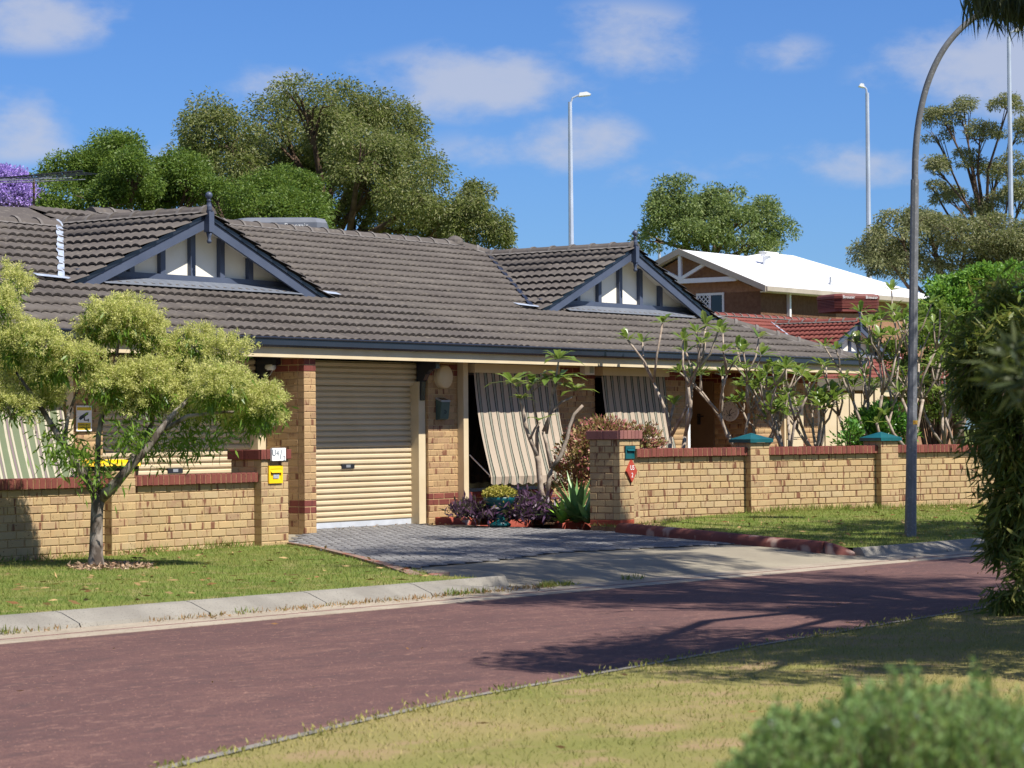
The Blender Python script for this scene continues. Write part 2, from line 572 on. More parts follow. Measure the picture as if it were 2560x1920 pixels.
ROADM = road_mat()
LAWN = M('lawn_soil', S(108, 118, 56), S(88, 102, 46), 1.1, .95, .1, c3=S(132, 122, 80), scale3=3.0, lo3=.50, hi3=.72, detail=6)
DRYLAWN = M('dry_lawn_soil', S(136, 124, 80), S(114, 114, 62), .7, .95, .1, c3=S(142, 122, 90), scale3=2.4, lo3=.5, hi3=.7, detail=6)
BLADE = M_leaf('grass_blade', [S(76, 102, 36), S(98, 122, 46), S(122, 136, 60), S(150, 144, 88)], .3, .6, .2, (S(140, 134, 74), .9))
DRYBLADE = M_leaf('dry_grass_blade', [S(118, 122, 58), S(154, 142, 86), S(164, 150, 98), S(140, 136, 74), S(174, 156, 106)], .2, .7, .15, (S(112, 122, 56), .45))

# ------------------------------------------------------------------ ground, road, kerbs, driveway
K0 = Vector((-3.80, 18.70)); RPHI = math.radians(51.1)
RU = Vector((math.cos(RPHI), math.sin(RPHI))); RS = Vector((-math.sin(RPHI), math.cos(RPHI)))


def us(x, y):
    d = Vector((x, y)) - K0
    return d.dot(RU), d.dot(RS)


def rw(u, s, z=0.0):
    p = K0 + RU * u + RS * s
    return Vector((p.x, p.y, z))


def gz_np(x, y):
    u = (x - K0.x) * RU.x + (y - K0.y) * RU.y
    s = (x - K0.x) * RS.x + (y - K0.y) * RS.y
    sl_ = np.interp(u, [5, 11, 14, 17, 24], [.006, .008, .026, .055, .05])
    return -.05 + np.clip(s, 0, 7) * sl_


def gz(x, y):
    return float(gz_np(np.array([x]), np.array([y]))[0])


ROADZ = -.165
NEAR = [(-16, -10.5), (-11, -8.7), (-8, -7.75), (-4.83, -6.75), (-2.1, -6.0), (1.0, -5.56), (5.6, -5.05), (10, -4.85), (16, -4.8), (30, -5.0), (60, -5.5)]


def near_s(u):
    return float(np.interp(u, [a for a, b in NEAR], [b for a, b in NEAR]))


tag(MB().add([(-600, -200, -.6), (600, -200, -.6), (600, 1500, -.6), (-600, 1500, -.6)], [(0, 1, 2, 3)]).build('ground', LAWN), 'grassy ground running to the horizon', None, None, 'structure')

US = list(np.linspace(-16, 60, 60))
mb = MB()
for i in range(len(US) - 1):
    a, b = US[i], US[i + 1]
    mb.add([rw(a, near_s(a) - .02, ROADZ), rw(b, near_s(b) - .02, ROADZ), rw(b, -.84, ROADZ), rw(a, -.84, ROADZ)], [(0, 1, 2, 3)])
tag(mb.build('road', ROADM), 'red-brown asphalt street', None, None, 'structure')


def strip(name, mat, s0, s1, z0, z1, label, u0=-16, u1=60, bottom=.10):
    mb = MB()
    mb.add([rw(u0, s0, z0), rw(u1, s0, z0), rw(u1, s1, z1), rw(u0, s1, z1)], [(0, 1, 2, 3)])
    mb.add([rw(u0, s0, z0), rw(u1, s0, z0), rw(u1, s0, z0 - bottom), rw(u0, s0, z0 - bottom)], [(0, 1, 2, 3)])
    return tag(mb.build(name, mat), label, None, None, 'structure')


strip('road_edge_strip', CSTRIP, -.86, -.62, ROADZ + .004, ROADZ + .006, 'cream concrete edge strip along the asphalt')
strip('road_edge_joint', RSTRIP, -.62, -.56, ROADZ + .002, ROADZ + .004, 'thin red joint in the edge strip')
strip('gutter_strip', CSTRIP, -.56, -.26, ROADZ + .006, ROADZ + .010, 'cream concrete gutter against the kerb')

# driveway outline (right side kerb and left edging), picked off where they lie on the ground
DRV_L = [at(722, 1358, 0.0), at(790, 1368, -.005), at(900, 1393, -.02), at(985, 1415, -.03), at(1062, 1444, -.07), at(1085, 1452, -.12)]
DRV_R = [at(1556, 1322, .04), at(1680, 1334, .03), at(1800, 1346, .01), at(1930, 1359, -.02), at(2060, 1370, -.05), at(2135, 1385, -.12)]
uL = us(DRV_L[-1].x, DRV_L[-1].y)[0]
uR = us(DRV_R[-1].x, DRV_R[-1].y)[0]

kerb = bpy.data.objects.new('kerb', None); COL.objects.link(kerb)
tag(kerb, 'pale concrete kerb in cast lengths', None, None, 'structure')


def kerb_piece(u0, u1, drop0=0.0, drop1=0.0):
    mb = MB()
    prof = [(.10, -.05), (.0, -.045), (-.06, -.055), (-.26, -.125), (-.275, -.16), (-.275, -.24), (.10, -.24)]
    vs = []
    for u, dr in ((u0 + .006, drop0), (u1 - .006, drop1)):
        for s, z in prof:
            zz = z - dr if (z > -.13 and s < -.01) else z
            vs.append(rw(u, s, max(zz, -.155) if z > -.2 else z))
    n = len(prof)
    fs = [tuple(range(n - 1, -1, -1)), tuple(range(n, 2 * n))] + [(i, (i + 1) % n, n + (i + 1) % n, n + i) for i in range(n)]
    mb.add(vs, fs)
    return mb.build('kerb_segment', CONC, kerb)


u = uL
first = True
while u > -14:
    kerb_piece(u - 1.35, u, 0, .0 if not first else .09)
    first = False
    u -= 1.35
u = uR
first = True
while u < 40:
    kerb_piece(u, u + 1.5, .09 if first else 0, 0)
    first = False
    u += 1.5

# near-side flush concrete edge
mb = MB()
for i in range(len(US) - 1):
    a, b = US[i], US[i + 1]
    sa, sb = near_s(a), near_s(b)
    vs = [rw(a, sa, ROADZ + .035), rw(b, sb, ROADZ + .035), rw(b, sb - .13, ROADZ + .05), rw(a, sa - .13, ROADZ + .05)]
    mb.add(vs, [(0, 1, 2, 3)])
    mb.add([rw(a, sa, ROADZ + .035), rw(b, sb, ROADZ + .035), rw(b, sb, ROADZ - .1), rw(a, sa, ROADZ - .1)], [(0, 1, 2, 3)])
tag(mb.build('kerb_edge', CONC), 'narrow flush concrete edge between asphalt and dry lawn', None, None, 'structure')


def grid_sheet(name, mat, fn, nu, nv, label):
    V, F = [], []
    for i in range(nu):
        for j in range(nv):
            V.append(tuple(fn(i / (nu - 1), j / (nv - 1))))
    for i in range(nu - 1):
        for j in range(nv - 1):
            F.append((i * nv + j, (i + 1) * nv + j, (i + 1) * nv + j + 1, i * nv + j + 1))
    return tag(MB().add(V, F).build(name, mat), label, None, None, 'structure')


def near_lawn(a, b):
    u = -20 + a * 80
    s = near_s(u) - .13 - (b ** 1.5) * 22
    return rw(u, s, ROADZ + .045 + .05 * min(1, b * 4))


grid_sheet('near_lawn', DRYLAWN, near_lawn, 50, 14, 'dry yellow-green lawn beside the street')


def drv_edge(poly, f):
    k = f * (len(poly) - 1)
    i = min(int(k), len(poly) - 2)
    return poly[i].lerp(poly[i + 1], k - i)


def edge_u_at_s(poly, s):
    pts = sorted([(us(p.x, p.y)[1], us(p.x, p.y)[0]) for p in poly])
    return float(np.interp(s, [q[0] for q in pts], [q[1] for q in pts]))


sTL = us(DRV_L[0].x, DRV_L[0].y)[1]
sTR = us(DRV_R[0].x, DRV_R[0].y)[1]


def lv(a, b):
    s = .05 + b * 7.6
    u1 = edge_u_at_s(DRV_L, min(s, sTL)) - .02
    if s > sTL: u1 -= (s - sTL) * .2
    p = rw(-14 + a * (u1 + 14), s)
    p.z = gz(p.x, p.y)
    return p


def rv(a, b):
    s = .05 + b * 4.9
    u0 = edge_u_at_s(DRV_R, min(s, sTR)) + .03 + max(0, s - (sTR - .3)) * 4
    p = rw(u0 + a * (60 - u0), s)
    p.z = gz(p.x, p.y)
    return p


grid_sheet('verge_lawn', LAWN, lv, 40, 14, 'green verge lawn in front of the letterbox wall with the yellow box')
grid_sheet('verge_lawn', LAWN, rv, 60, 14, 'green verge lawn round the lamp post')


# driveway surface heights
def zd(s):
    return float(np.interp(s, [-.26, .9, 2.0, 4.5, 8.5], [-.155, -.055, -.035, -.012, 0.0]))


def drive(a, b):
    s = -.26 + b * 9.4
    u0 = edge_u_at_s(DRV_L, min(max(s, us(DRV_L[-1].x, DRV_L[-1].y)[1]), sTL))
    u1 = edge_u_at_s(DRV_R, min(max(s, us(DRV_R[-1].x, DRV_R[-1].y)[1]), sTR))
    if s > sTL: u0 = edge_u_at_s(DRV_L, sTL) - (s - sTL) * .3
    if s > sTR: u1 = edge_u_at_s(DRV_R, sTR) + (s - sTR) * .3
    p = rw(u0 + a * (u1 - u0), s)
    p.z = zd(s) - .004
    return p


def kbase(u0, u1):
    return lambda a, b: rw(u0 + a * (u1 - u0), -.27 + b * 1.5, -.162 + b * .085)


grid_sheet('driveway_base', APRON, kbase(uL - 1.6, uL + .6), 3, 4, 'concrete at the kerb end beside the small tree lawn')
grid_sheet('driveway_base', APRON, kbase(uR - .6, uR + 1.6), 3, 4, 'concrete at the kerb end beside the lamp post lawn')
grid_sheet('driveway', APRON, drive, 24, 40, 'pale concrete driveway apron meeting the street')

# grey pavers laid in running bond, rows along the garage front
PAV_FRONT = [at(1036, 1419, -.04), at(1199, 1406, -.04), at(1400, 1383, -.04), at(1641, 1368, -.03), at(1860, 1357, -.03)]
HO = Vector((-2.64, 32.0)); HX = Vector((math.cos(HPHI), math.sin(HPHI))); HY = Vector((-math.sin(HPHI), math.cos(HPHI)))


def hl(x, y):
    d = Vector((x, y)) - HO
    return d.dot(HX), d.dot(HY)


def hw(t, D, z=0.0):
    p = HO + HX * t + HY * D
    return Vector((p.x, p.y, z))


grid_sheet('yard', SOIL, lambda a, b: hw(-9 + a * 26, -3.5 + b * 5.5, -.10), 3, 3, 'bare earth of the front yards')


def in_poly(x, y, poly):
    c = False
    n = len(poly)
    for i in range(n):
        x1, y1 = poly[i]; x2, y2 = poly[(i + 1) % n]
        if (y1 > y) != (y2 > y) and x < (x2 - x1) * (y - y1) / (y2 - y1) + x1:
            c = not c
    return c


pav_poly = [hl(p.x, p.y) for p in DRV_L[:4]] + [hl(p.x, p.y) for p in PAV_FRONT] + [hl(p.x, p.y) for p in reversed(DRV_R[:4])]
bedL = at(1062, 1316, 0.0); bedM = at(1245, 1316, .0); bedR = at(1400, 1318, .02); bedP = at(1478, 1318, .04)
pav_poly += [hl(bedP.x, bedP.y), hl(bedM.x, bedM.y), hl(bedL.x, bedL.y), (3.3, .62), (3.3, .82), (.2, .82), (.2, -.02), (-.03, -.02)]
paving = bpy.data.objects.new('paving', None); COL.objects.link(paving)
tag(paving, 'grey block paving in front of the roller door', None, None, 'structure')
paving.location = (HO.x, HO.y, 0); paving.rotation_euler = (0, 0, HPHI)
PL, PW, PG = .200, .096, .104
PANG = math.radians(45)
pm = MB()
hx_, hy_ = PL / 2, PW / 2
pm.add([(-hx_ + .003, -hy_ + .003, 0), (hx_ - .003, -hy_ + .003, 0), (hx_ - .003, hy_ - .003, 0), (-hx_ + .003, hy_ - .003, 0), (-hx_, -hy_, -.010), (hx_, -hy_, -.010), (hx_, hy_, -.010), (-hx_, hy_, -.010)],
       [(0, 1, 2, 3), (4, 5, 1, 0), (5, 6, 2, 1), (6, 7, 3, 2), (7, 4, 0, 3)])
PMESH = pm.mesh('paver', PAVER)
cells = []
rg = random.Random(2)
tmin = min(p[0] for p in pav_poly); tmax = max(p[0] for p in pav_poly)
dmin = min(p[1] for p in pav_poly); dmax = max(p[1] for p in pav_poly)
ca, sa = math.cos(PANG), math.sin(PANG)
RNGI = int((tmax - tmin + dmax - dmin) / PG) + 4
tc_, dc_ = (tmin + tmax) / 2, (dmin + dmax) / 2
for k in range(-RNGI, RNGI):
    for m_ in range(-RNGI // 4 - 1, RNGI // 4 + 2):
        for vert in (0, 1):
            gx, gy = k * PG, (k + vert + 4 * m_) * PG - k * PG * 0.0
            cx0, cy0 = (gx + PW / 2, gy + PL / 2) if vert else (gx + PL / 2, gy + PW / 2)
            t, D = tc_ + cx0 * ca - cy0 * sa, dc_ + cx0 * sa + cy0 * ca
            if tmin < t < tmax and dmin < D < dmax and in_poly(t, D, pav_poly):
                w = hw(t, D)
                zz = zd(us(w.x, w.y)[1])
                cells.append((t, D, zz + .012 + rg.uniform(-.002, .002), w.length, PANG + (math.pi / 2 if vert else 0)))
cells.sort(key=lambda c: c[3])
for t, D, z, _, an_ in cells[:300]:
    link('paver', PMESH, paving, Matrix.Translation((t, D, z)) @ Matrix.Rotation(an_, 4, 'Z'))
TV = np.array([v.co[:] for v in PMESH.vertices]); TF = np.array([p.vertices[:] for p in PMESH.polygons])
ms = np.tile(np.eye(4), (max(1, len(cells) - 300), 1, 1))
for k, (t, D, z, _, an_) in enumerate(cells[300:]):
    ms[k] = np.array(Matrix.Translation((t, D, z)) @ Matrix.Rotation(an_, 4, 'Z'))
V, F = scatter_np(TV, TF, ms)
tag(link('pavers', mesh_np('pavers', V, F, PAVER), paving), None, None, None, 'stuff')
# joint sand under the pavers
js = MB()
js.add([(p[0], p[1], zd(us(*hw(*p)[:2])[1]) + .006) for p in pav_poly], [tuple(range(len(pav_poly)))])
js.build('joint_sand', PJOINT, paving)


def sweep(name, mat, pts, w, h, parent=None, taper=None):
    """rounded kerb profile swept along ground points"""
    prof = [(-w / 2, -.12), (-w / 2, h * .7), (-w * .28, h * .97), (w * .12, h), (w * .36, h * .8), (w / 2, h * .35), (w / 2, -.12)]
    n = len(prof); vs = []; fs = []
    for i, p in enumerate(pts):
        d = (pts[min(i + 1, len(pts) - 1)] - pts[max(i - 1, 0)]); d.z = 0; d.normalize()
        nr = Vector((d.y, -d.x, 0))
        k = taper[i] if taper else 1.0
        for a, b in prof:
            vs.append(p + nr * a + Vector((0, 0, b * k if b > 0 else b)))
    for i in range(len(pts) - 1):
        for q in range(n - 1):
            fs.append((i * n + q, i * n + q + 1, (i + 1) * n + q + 1, (i + 1) * n + q))
    fs.append(tuple(range(n))); fs.append(tuple((len(pts) - 1) * n + q for q in range(n)))
    mb = MB(); mb.add(vs, fs)
    return mb.build(name, mat, parent, smooth=True)


def subdiv(pts, n=4):
    out = []
    for i in range(len(pts) - 1):
        for k in range(n): out.append(pts[i].lerp(pts[i + 1], k / n))
    out.append(pts[-1])
    return out


rk = thing('red_kerb', 'faded red painted concrete kerb between driveway and lamp post lawn', 'kerb')
pp = subdiv(DRV_R, 4)
for q in pp: q.z -= .02
k1 = int(len(pp) * .80)
sweep('kerb_length', DULLK, pp[:k1 + 1], .20, .095, rk)
sweep('kerb_length', DULLK, [pp[k1] + (pp[k1 + 1] - pp[k1]) * .05] + pp[k1 + 1:], .20, .095, rk, [1, 1, .9, .75, .5, .25][:len(pp) - k1])
o = sweep('red_kerb', REDK, subdiv([hw(3.34, .50), hw(3.45, .36), hw(3.9, .15), hw(4.35, -.1), hw(4.55, -.32)], 3), .20, .10, None, [1] * 9 + [.8, .6, .3, .12])
tag(o, 'bright red rounded concrete kerb end beside the roller door post', 'kerb')
o = sweep('red_kerb', REDK, subdiv([at(1385, 1316, .0), at(1420, 1313, .01), at(1478, 1312, .03)], 3), .20, .11, None, [.1, .5, .8, 1, 1, 1, 1])
tag(o, 'bright red rounded concrete kerb end against the green letterbox pillar', 'kerb')
# left edging: flat worn red strip
mb = MB()
ed = subdiv(DRV_L, 4)
for i in range(len(ed) - 1):
    d0 = (ed[i + 1] - ed[i]); nn = Vector((d0.y, -d0.x, 0)).normalized()
    w0, w1 = .05 + .11 * i / len(ed), .05 + .11 * (i + 1) / len(ed)
    z0 = zd(us(ed[i].x, ed[i].y)[1]) + .022; z1 = zd(us(ed[i + 1].x, ed[i + 1].y)[1]) + .022
    a, b = ed[i], ed[i + 1]
    mb.add([(a.x, a.y, z0), (b.x, b.y, z1), (b.x + nn.x * w1, b.y + nn.y * w1, z1), (a.x + nn.x * w0, a.y + nn.y * w0, z0)], [(0, 1, 2, 3)])
    mb.add([(a.x + nn.x * w0, a.y + nn.y * w0, z0), (b.x + nn.x * w1, b.y + nn.y * w1, z1), (b.x + nn.x * w1, b.y + nn.y * w1, z1 - .06), (a.x + nn.x * w0, a.y + nn.y * w0, z0 - .06)], [(0, 1, 2, 3)])
tag(mb.build('driveway_edging', M('worn_edging', S(138, 108, 94), S(132, 118, 106), 6, .9, .2, c3=S(146, 82, 66), scale3=7, lo3=.56, hi3=.64)), 'worn flat red edging between driveway and small tree lawn', 'edging')

# ------------------------------------------------------------------ brickwork
REDK2 = M_brick('red_painted_brick', [S(170, 82, 60), S(160, 74, 56), S(176, 88, 64)], S(120, 56, 44), .3, .05)
_bm = {}


def brick_mesh(L_, mat, h=.076, d=.10):
    key = (round(L_, 3), mat.name, h, d)
    if key not in _bm:
        c = .005
        vs = [(0, c, 0), (L_, c, 0), (L_, c, h), (0, c, h), (c, 0, c), (L_ - c, 0, c), (L_ - c, 0, h - c), (c, 0, h - c), (0, d, 0), (L_, d, 0), (L_, d, h), (0, d, h)]
        fs = [(4, 5, 6, 7), (0, 1, 5, 4), (1, 2, 6, 5), (2, 3, 7, 6), (3, 0, 4, 7), (8, 9, 1, 0), (9, 10, 2, 1), (10, 11, 3, 2), (11, 8, 0, 3)]
        me = bpy.data.meshes.new('brick')
        me.from_pydata(vs, [], fs)
        me.materials.append(mat)
        _bm[key] = me
    return _bm[key]


class Pile:
    """brick shapes joined into one piece when they are past the count of single parts"""
    def __init__(self): self.d = {}

    def add(self, mat, me, Mx):
        V = np.array([v.co[:] for v in me.vertices]); F = np.array([p.vertices[:] for p in me.polygons])
        A = np.array(Mx)
        V = V @ A[:3, :3].T + A[:3, 3]
        d = self.d.setdefault(mat.name, [mat, [], [], 0])
        d[1].append(V); d[2].append(F + d[3]); d[3] += len(V)

    def build(self, name, parent):
        for mat, V, F, _ in self.d.values():
            tag(link(name, mesh_np(name, np.concatenate(V), np.concatenate(F), mat), parent), None, None, None, 'stuff')


def brick_field(parent, x0, x1, zb, n, org=(0, 0), ang=0.0, mat=None, red=(), redmat=None, pile=None, phase=0, y=0.0, skip=None, rng=random.Random(5)):
    R = Matrix.Translation((org[0], org[1], 0)) @ Matrix.Rotation(ang, 4, 'Z')
    for i in range(n):
        m = redmat if i in red else mat
        x = x0
        half = (i + phase) % 2
        firstb = True
        while x < x1 - .03:
            L_ = .11 if (half and firstb) else .23
            firstb = False
            if x + L_ > x1 - .045: L_ = x1 - x
            z = zb + i * .086 + .005
            if not (skip and skip(x + L_ / 2, z + .04)):
                Mx = R @ Matrix.Translation((x, y + rng.uniform(-.0015, .0015), z))
                me = brick_mesh(round(L_, 3), m)
                if pile is not None: pile.add(m, me, Mx)
                else: link('brick', me, parent, Mx)
            x += L_ + .010


def coping(parent, x0, x1, zb, org=(0, 0), ang=0.0, mat=None, y0=-.055, d=.25, name='coping_brick'):
    R = Matrix.Translation((org[0], org[1], 0)) @ Matrix.Rotation(ang, 4, 'Z')
    n = max(1, int(round((x1 - x0) / .086)))
    st = (x1 - x0) / n
    me = brick_mesh(round(st - .010, 3), mat, .110, d)
    rr = random.Random(int(x1 * 100) + 7)
    for i in range(n):
        link(name, me, parent, R @ Matrix.Translation((x0 + i * st + .005, y0 + rr.uniform(-.003, .003), zb + rr.uniform(-.003, .002))) @ Matrix.Rotation(rr.uniform(-.012, .012), 4, 'Y'))
    MB().box(x0, x1, y0 + .006, y0 + d - .006, zb, zb + .104).xform(R).build('coping_bed', MORTD, parent)


# --- wall with the yellow letterbox end
WO = Vector((-4.19, 27.35)); WPHI = HPHI
WX = Vector((math.cos(WPHI), math.sin(WPHI)))


def wx(px, py): return on_plane(px, py, WO, WPHI)[0]


lw = thing('garden_wall', 'buff brick garden wall with red coping behind the small lime-flowered tree', 'wall', (WO.x, WO.y, 0), WPHI)
xa0, xa1 = wx(-160, 1400), wx(262, 1300)
xb0, xb1 = wx(327, 1300), wx(632, 1300)
xb0 = xa1 + .36
MB().box(xa0, xb1 + .2, .010, .22, -.3, .73).build('wall_core', MORT, lw)
brick_field(lw, xa0, xa1, -.05, 9, mat=BUFF)
brick_field(lw, xb0, xb1 + .03, -.05, 9, mat=BUFF, phase=1)
coping(lw, xa0, xa1 + .02, .724, mat=REDB)
coping(lw, xb0 - .01, xb1 + .09, .724, mat=REDB)
pier = MB().box(xa1 + .006, xb0 - .006, -.104, .25, -.3, .86).build('pier', MORT, lw)
brick_field(pier, xa1, xb0, -.05, 11, mat=BUFF, y=-.11)
brick_field(pier, -.33, -.0, -.05, 11, org=(xa1, -.105 + .0), ang=-math.pi / 2, mat=BUFF, y=0.0, skip=lambda x, z: False)


def pillar(name, label, cx, cy, ang, z0, nc, mat, capmat, redbase=False, w=.47, face=0):
    """square letterbox pillar; front face along local x at y = 0"""
    t = thing(name, label, 'pillar', (cx, cy, 0), ang)
    MB().box(.006, w - .006, .006, w - .006, z0 - .3, z0 + nc * .086 + .11).build('core', MORT if not redbase else MORTD, t)
    red = (0,) if redbase else ()
    brick_field(t, 0, w, z0, nc, mat=mat, red=red, redmat=REDK2)
    brick_field(t, -w, -.105, z0, nc, org=(0, 0), ang=-math.pi / 2, mat=mat, red=red, redmat=REDK2, phase=1)
    zc = z0 + nc * .086
    # cap of bricks on edge
    n = 6
    st = (w + .06) / n
    me = brick_mesh(round(st - .008, 3), capmat, .112, .30)
    for i in range(n): link('cap_brick', me, t, Matrix.Translation((-.03 + i * st, -.03, zc + .002)))
    me2 = brick_mesh(.245, capmat, .112, .12)
    for i in range(2): link('cap_brick', me2, t, Matrix.Rotation(-math.pi / 2, 4, 'Z') @ Matrix.Translation((-.50 + i * .253, -.034, zc + .002)))
    MB().box(-.02, w + .02, -.02, w + .02, zc, zc + .104).build('cap_bed', MORTD, t)
    return t, zc



# pillar with the yellow letterbox: its front stands 0.11 m before the wall
c = WO + WX * (xb1 + .03)
pn = Vector((math.sin(WPHI), -math.cos(WPHI)))
c = c + pn * .11
p4, zc4 = pillar('letterbox_pillar', 'buff brick pillar with white plate and yellow letterbox at end of wall', c.x, c.y, WPHI, -.05, 12, BUFF, REDB)
pz = zc4 + .11


def rbox(mb, x0, x1, y0, y1, z0, z1, r=.006):
    return mb.box(x0, x1, y0, y1, z0, z1)


# white number plate
pl = thing('number_plate', 'small white plate with hand-painted unit number on brick pillar', 'sign', (c.x, c.y, 0), WPHI)
P4 = p4.matrix_basis
MB().box(.118, .355, -.062, -.034, pz - .125, pz + .022).build('plate', WHITE, pl)
INK = M('grey_ink', S(96, 110, 120), S(80, 94, 104), 20, .7, .2)
for ch, x, z, sz in (('U', .150, .055, .105), ('4', .212, .050, .090), ('/', .268, .030, .15), ('2', .326, -.012, .080)):
    o = link('lettering', text_mesh(ch, sz, INK, 'lettering', .001), pl, Matrix.Translation((x, -.0635, pz - .08 + z - .01)) @ Matrix.Rotation(math.pi / 2, 4, 'X'))
lb = thing('letterbox', 'yellow letterbox with open slot set in brick pillar', 'letterbox', (c.x, c.y, 0), WPHI)
zt = pz - .18
f = MB()
f.box(.112, .352, -.018, .0, zt - .205, zt - .165); f.box(.112, .352, -.018, .0, zt - .04, zt)
f.box(.112, .140, -.018, .0, zt - .165, zt - .04); f.box(.324, .352, -.018, .0, zt - .165, zt - .04)
f.box(.140, .324, -.012, .0, zt - .165, zt - .095)
f.build('front', YELL, lb)
MB().prism([(-.012, zt - .045), (-.036, zt - .078), (-.036, zt - .084), (-.008, zt - .05)], 'x', .140, .324).build('flap', YELL, lb)
MB().box(.140, .324, -.006, .0, zt - .115, zt - .045).build('slot', DARK, lb)
MB().box(.185, .282, -.020, -.010, zt - .150, zt - .098).build('sticker', M('silver_label', S(176, 182, 188), S(140, 146, 152), 60, .4, .5), lb)

# --- wall and pillars by the lamp post
RO = Vector((3.66, 34.5)); CPHI = math.radians(38.0)
rwall = thing('garden_wall', 'buff brick garden wall with red coping beside the lamp post', 'wall', (RO.x, RO.y, 0), CPHI)


def cx_(px, py): return on_plane(px, py, RO, CPHI)[0]


rpn = Vector((math.sin(CPHI), -math.cos(CPHI)))
kx = cx_(1668, 1200)
q1a, q1b = cx_(1869.5, 1200) - .05, cx_(1914.7, 1200) - .05
q1b = q1a + .35
q2a = cx_(2195, 1200) - .05
q2b = q2a + .35
xe = cx_(2640, 1200)
RZ = .155 - .172
MB().box(kx + .008, xe, .010, .22, RZ - .2, .93).build('wall_core', MORTD, rwall)
brick_field(rwall, kx, q1a + .02, RZ, 11, mat=BUFF)
brick_field(rwall, q1b - .02, q2a + .02, RZ, 11, mat=BUFF, phase=1)
brick_field(rwall, q2b - .02, xe, RZ, 11, mat=BUFF)
coping(rwall, kx - .02, q1a + .05, .932, mat=REDB)
coping(rwall, q1b - .005, q2a + .05, .932, mat=REDB)
coping(rwall, q2b - .005, xe, .932, mat=REDB)
# short turned length up to the pillar with the green letterbox
kang = HPHI - CPHI
rlen = .80
MB().box(-rlen, .0, .008, .22, RZ - .2, .93).xform(Matrix.Translation((kx, 0, 0)) @ Matrix.Rotation(kang, 4, 'Z')).build('wall_core', MORTD, rwall)
brick_field(rwall, -rlen, -.004, RZ, 11, org=(kx, 0), ang=kang, mat=BUFF, phase=1)
coping(rwall, -rlen, .01, .932, org=(kx, 0), ang=kang, mat=REDB)

for (qa, qb, lab) in ((q1a, q1b, 'green pyramid capped brick pillar between turned wall and lamp post'), (q2a, q2b, 'green pyramid capped brick pillar right beside the lamp post')):
    cc = RO + Vector((math.cos(CPHI), math.sin(CPHI))) * qa + rpn * .115
    t = thing('capped_pillar', lab.replace('right ', ''), 'pillar', (cc.x, cc.y, 0), CPHI, None)
    MB().box(.006, .344, .006, .344, RZ - .2, 1.10).build('core', MORTD, t)
    brick_field(t, 0, .35, RZ, 13, mat=BUFF, phase=0 if qa == q1a else 1)
    brick_field(t, -.35, -.105, RZ, 13, ang=-math.pi / 2, mat=BUFF, phase=1)
    cap = MB()
    a, b = -.038, .388
    cap.add([(a, a, 1.105), (b, a, 1.105), (b, b, 1.105), (a, b, 1.105), (a, a, 1.150), (b, a, 1.150), (b, b, 1.150), (a, b, 1.150), (.175, .175, 1.235)],
            [(0, 3, 2, 1), (0, 1, 5, 4), (1, 2, 6, 5), (2, 3, 7, 6), (3, 0, 4, 7), (4, 5, 8), (5, 6, 8), (6, 7, 8), (7, 4, 8)])
    cap.build('cap', GREENP, t)

# pillar with the green letterbox
U5 = at(1551, 1314, .064)
p5, zc5 = pillar('letterbox_pillar', 'buff brick pillar with green letterbox and red diamond sign by driveway', U5.x, U5.y, HPHI, .05, 13, BUFF, PURB, True)
lb = thing('letterbox', 'dark green letterbox set in brick pillar above red diamond', 'letterbox', (U5.x, U5.y, 0), HPHI)
zt = zc5 - .085
f = MB()
f.box(.115, .345, -.016, 0, zt - .165, zt - .115); f.box(.115, .345, -.016, 0, zt - .035, zt)
f.box(.115, .145, -.016, 0, zt - .115, zt - .035); f.box(.315, .345, -.016, 0, zt - .115, zt - .035)
f.box(.145, .315, -.010, 0, zt - .115, zt - .085)
f.build('front', GREENP, lb)
MB().prism([(-.012, zt - .036), (-.034, zt - .06), (-.034, zt - .066), (-.008, zt - .042)], 'x', .145, .315).build('flap', GREENP, lb)
MB().box(.145, .315, -.006, 0, zt - .085, zt - .035).build('slot', DARK, lb)
ds = thing('diamond_sign', 'red diamond unit sign with white numbers on brick pillar', 'sign', (U5.x, U5.y, 0), HPHI)
zd0 = zt - .325
SIGNR = M('sign_red', S(176, 72, 56), S(166, 64, 50), 6, .5, .35)
MB().prism([(.24, zd0 + .145), (.36, zd0), (.24, zd0 - .145), (.12, zd0)], 'y', -.03, -.002).build('board', SIGNR, ds)
for ch, dz, sz in (('U5', .042, .085), ('2', -.055, .085)):
    link('lettering', text_mesh(ch, sz, WHITE, 'lettering', .001), ds, Matrix.Translation((.24, -.0325, zd0 + dz)) @ Matrix.Rotation(math.pi / 2, 4, 'X'))

# ------------------------------------------------------------------ the tiled house
TANA = .394; ALPHA = math.atan(TANA)
EZ = 2.47                                           # roof plane height at D = 0
TW, TG = .30, .32


def tile_mesh(mat):
    n = 12
    xs = [TW * i / n for i in range(n + 1)]
    hs = [.031 * abs(math.sin(math.pi * x / .15)) ** .75 for x in xs]
    vs, fs = [], []
    for x, h in zip(xs, hs): vs.append((x, .36, h + .002))
    for x, h in zip(xs, hs): vs.append((x, 0, h + .046))
    for x, h in zip(xs, hs): vs.append((x, .004, h + .016))
    k = n + 1
    for i in range(n):
        fs.append((i, k + i, k + i + 1, i + 1)[::1])
        fs.append((k + i, 2 * k + i, 2 * k + i + 1, k + i + 1))
    me = bpy.data.meshes.new('roof_tile')
    me.from_pydata(vs, [], fs)
    me.materials.append(mat)
    return me


TME = tile_mesh(TILE)
RTME = tile_mesh(RTILE)
MAIN = Matrix.Translation((0, 0, EZ)) @ Matrix.Rotation(ALPHA, 4, 'X')     # x = t, y up the slope


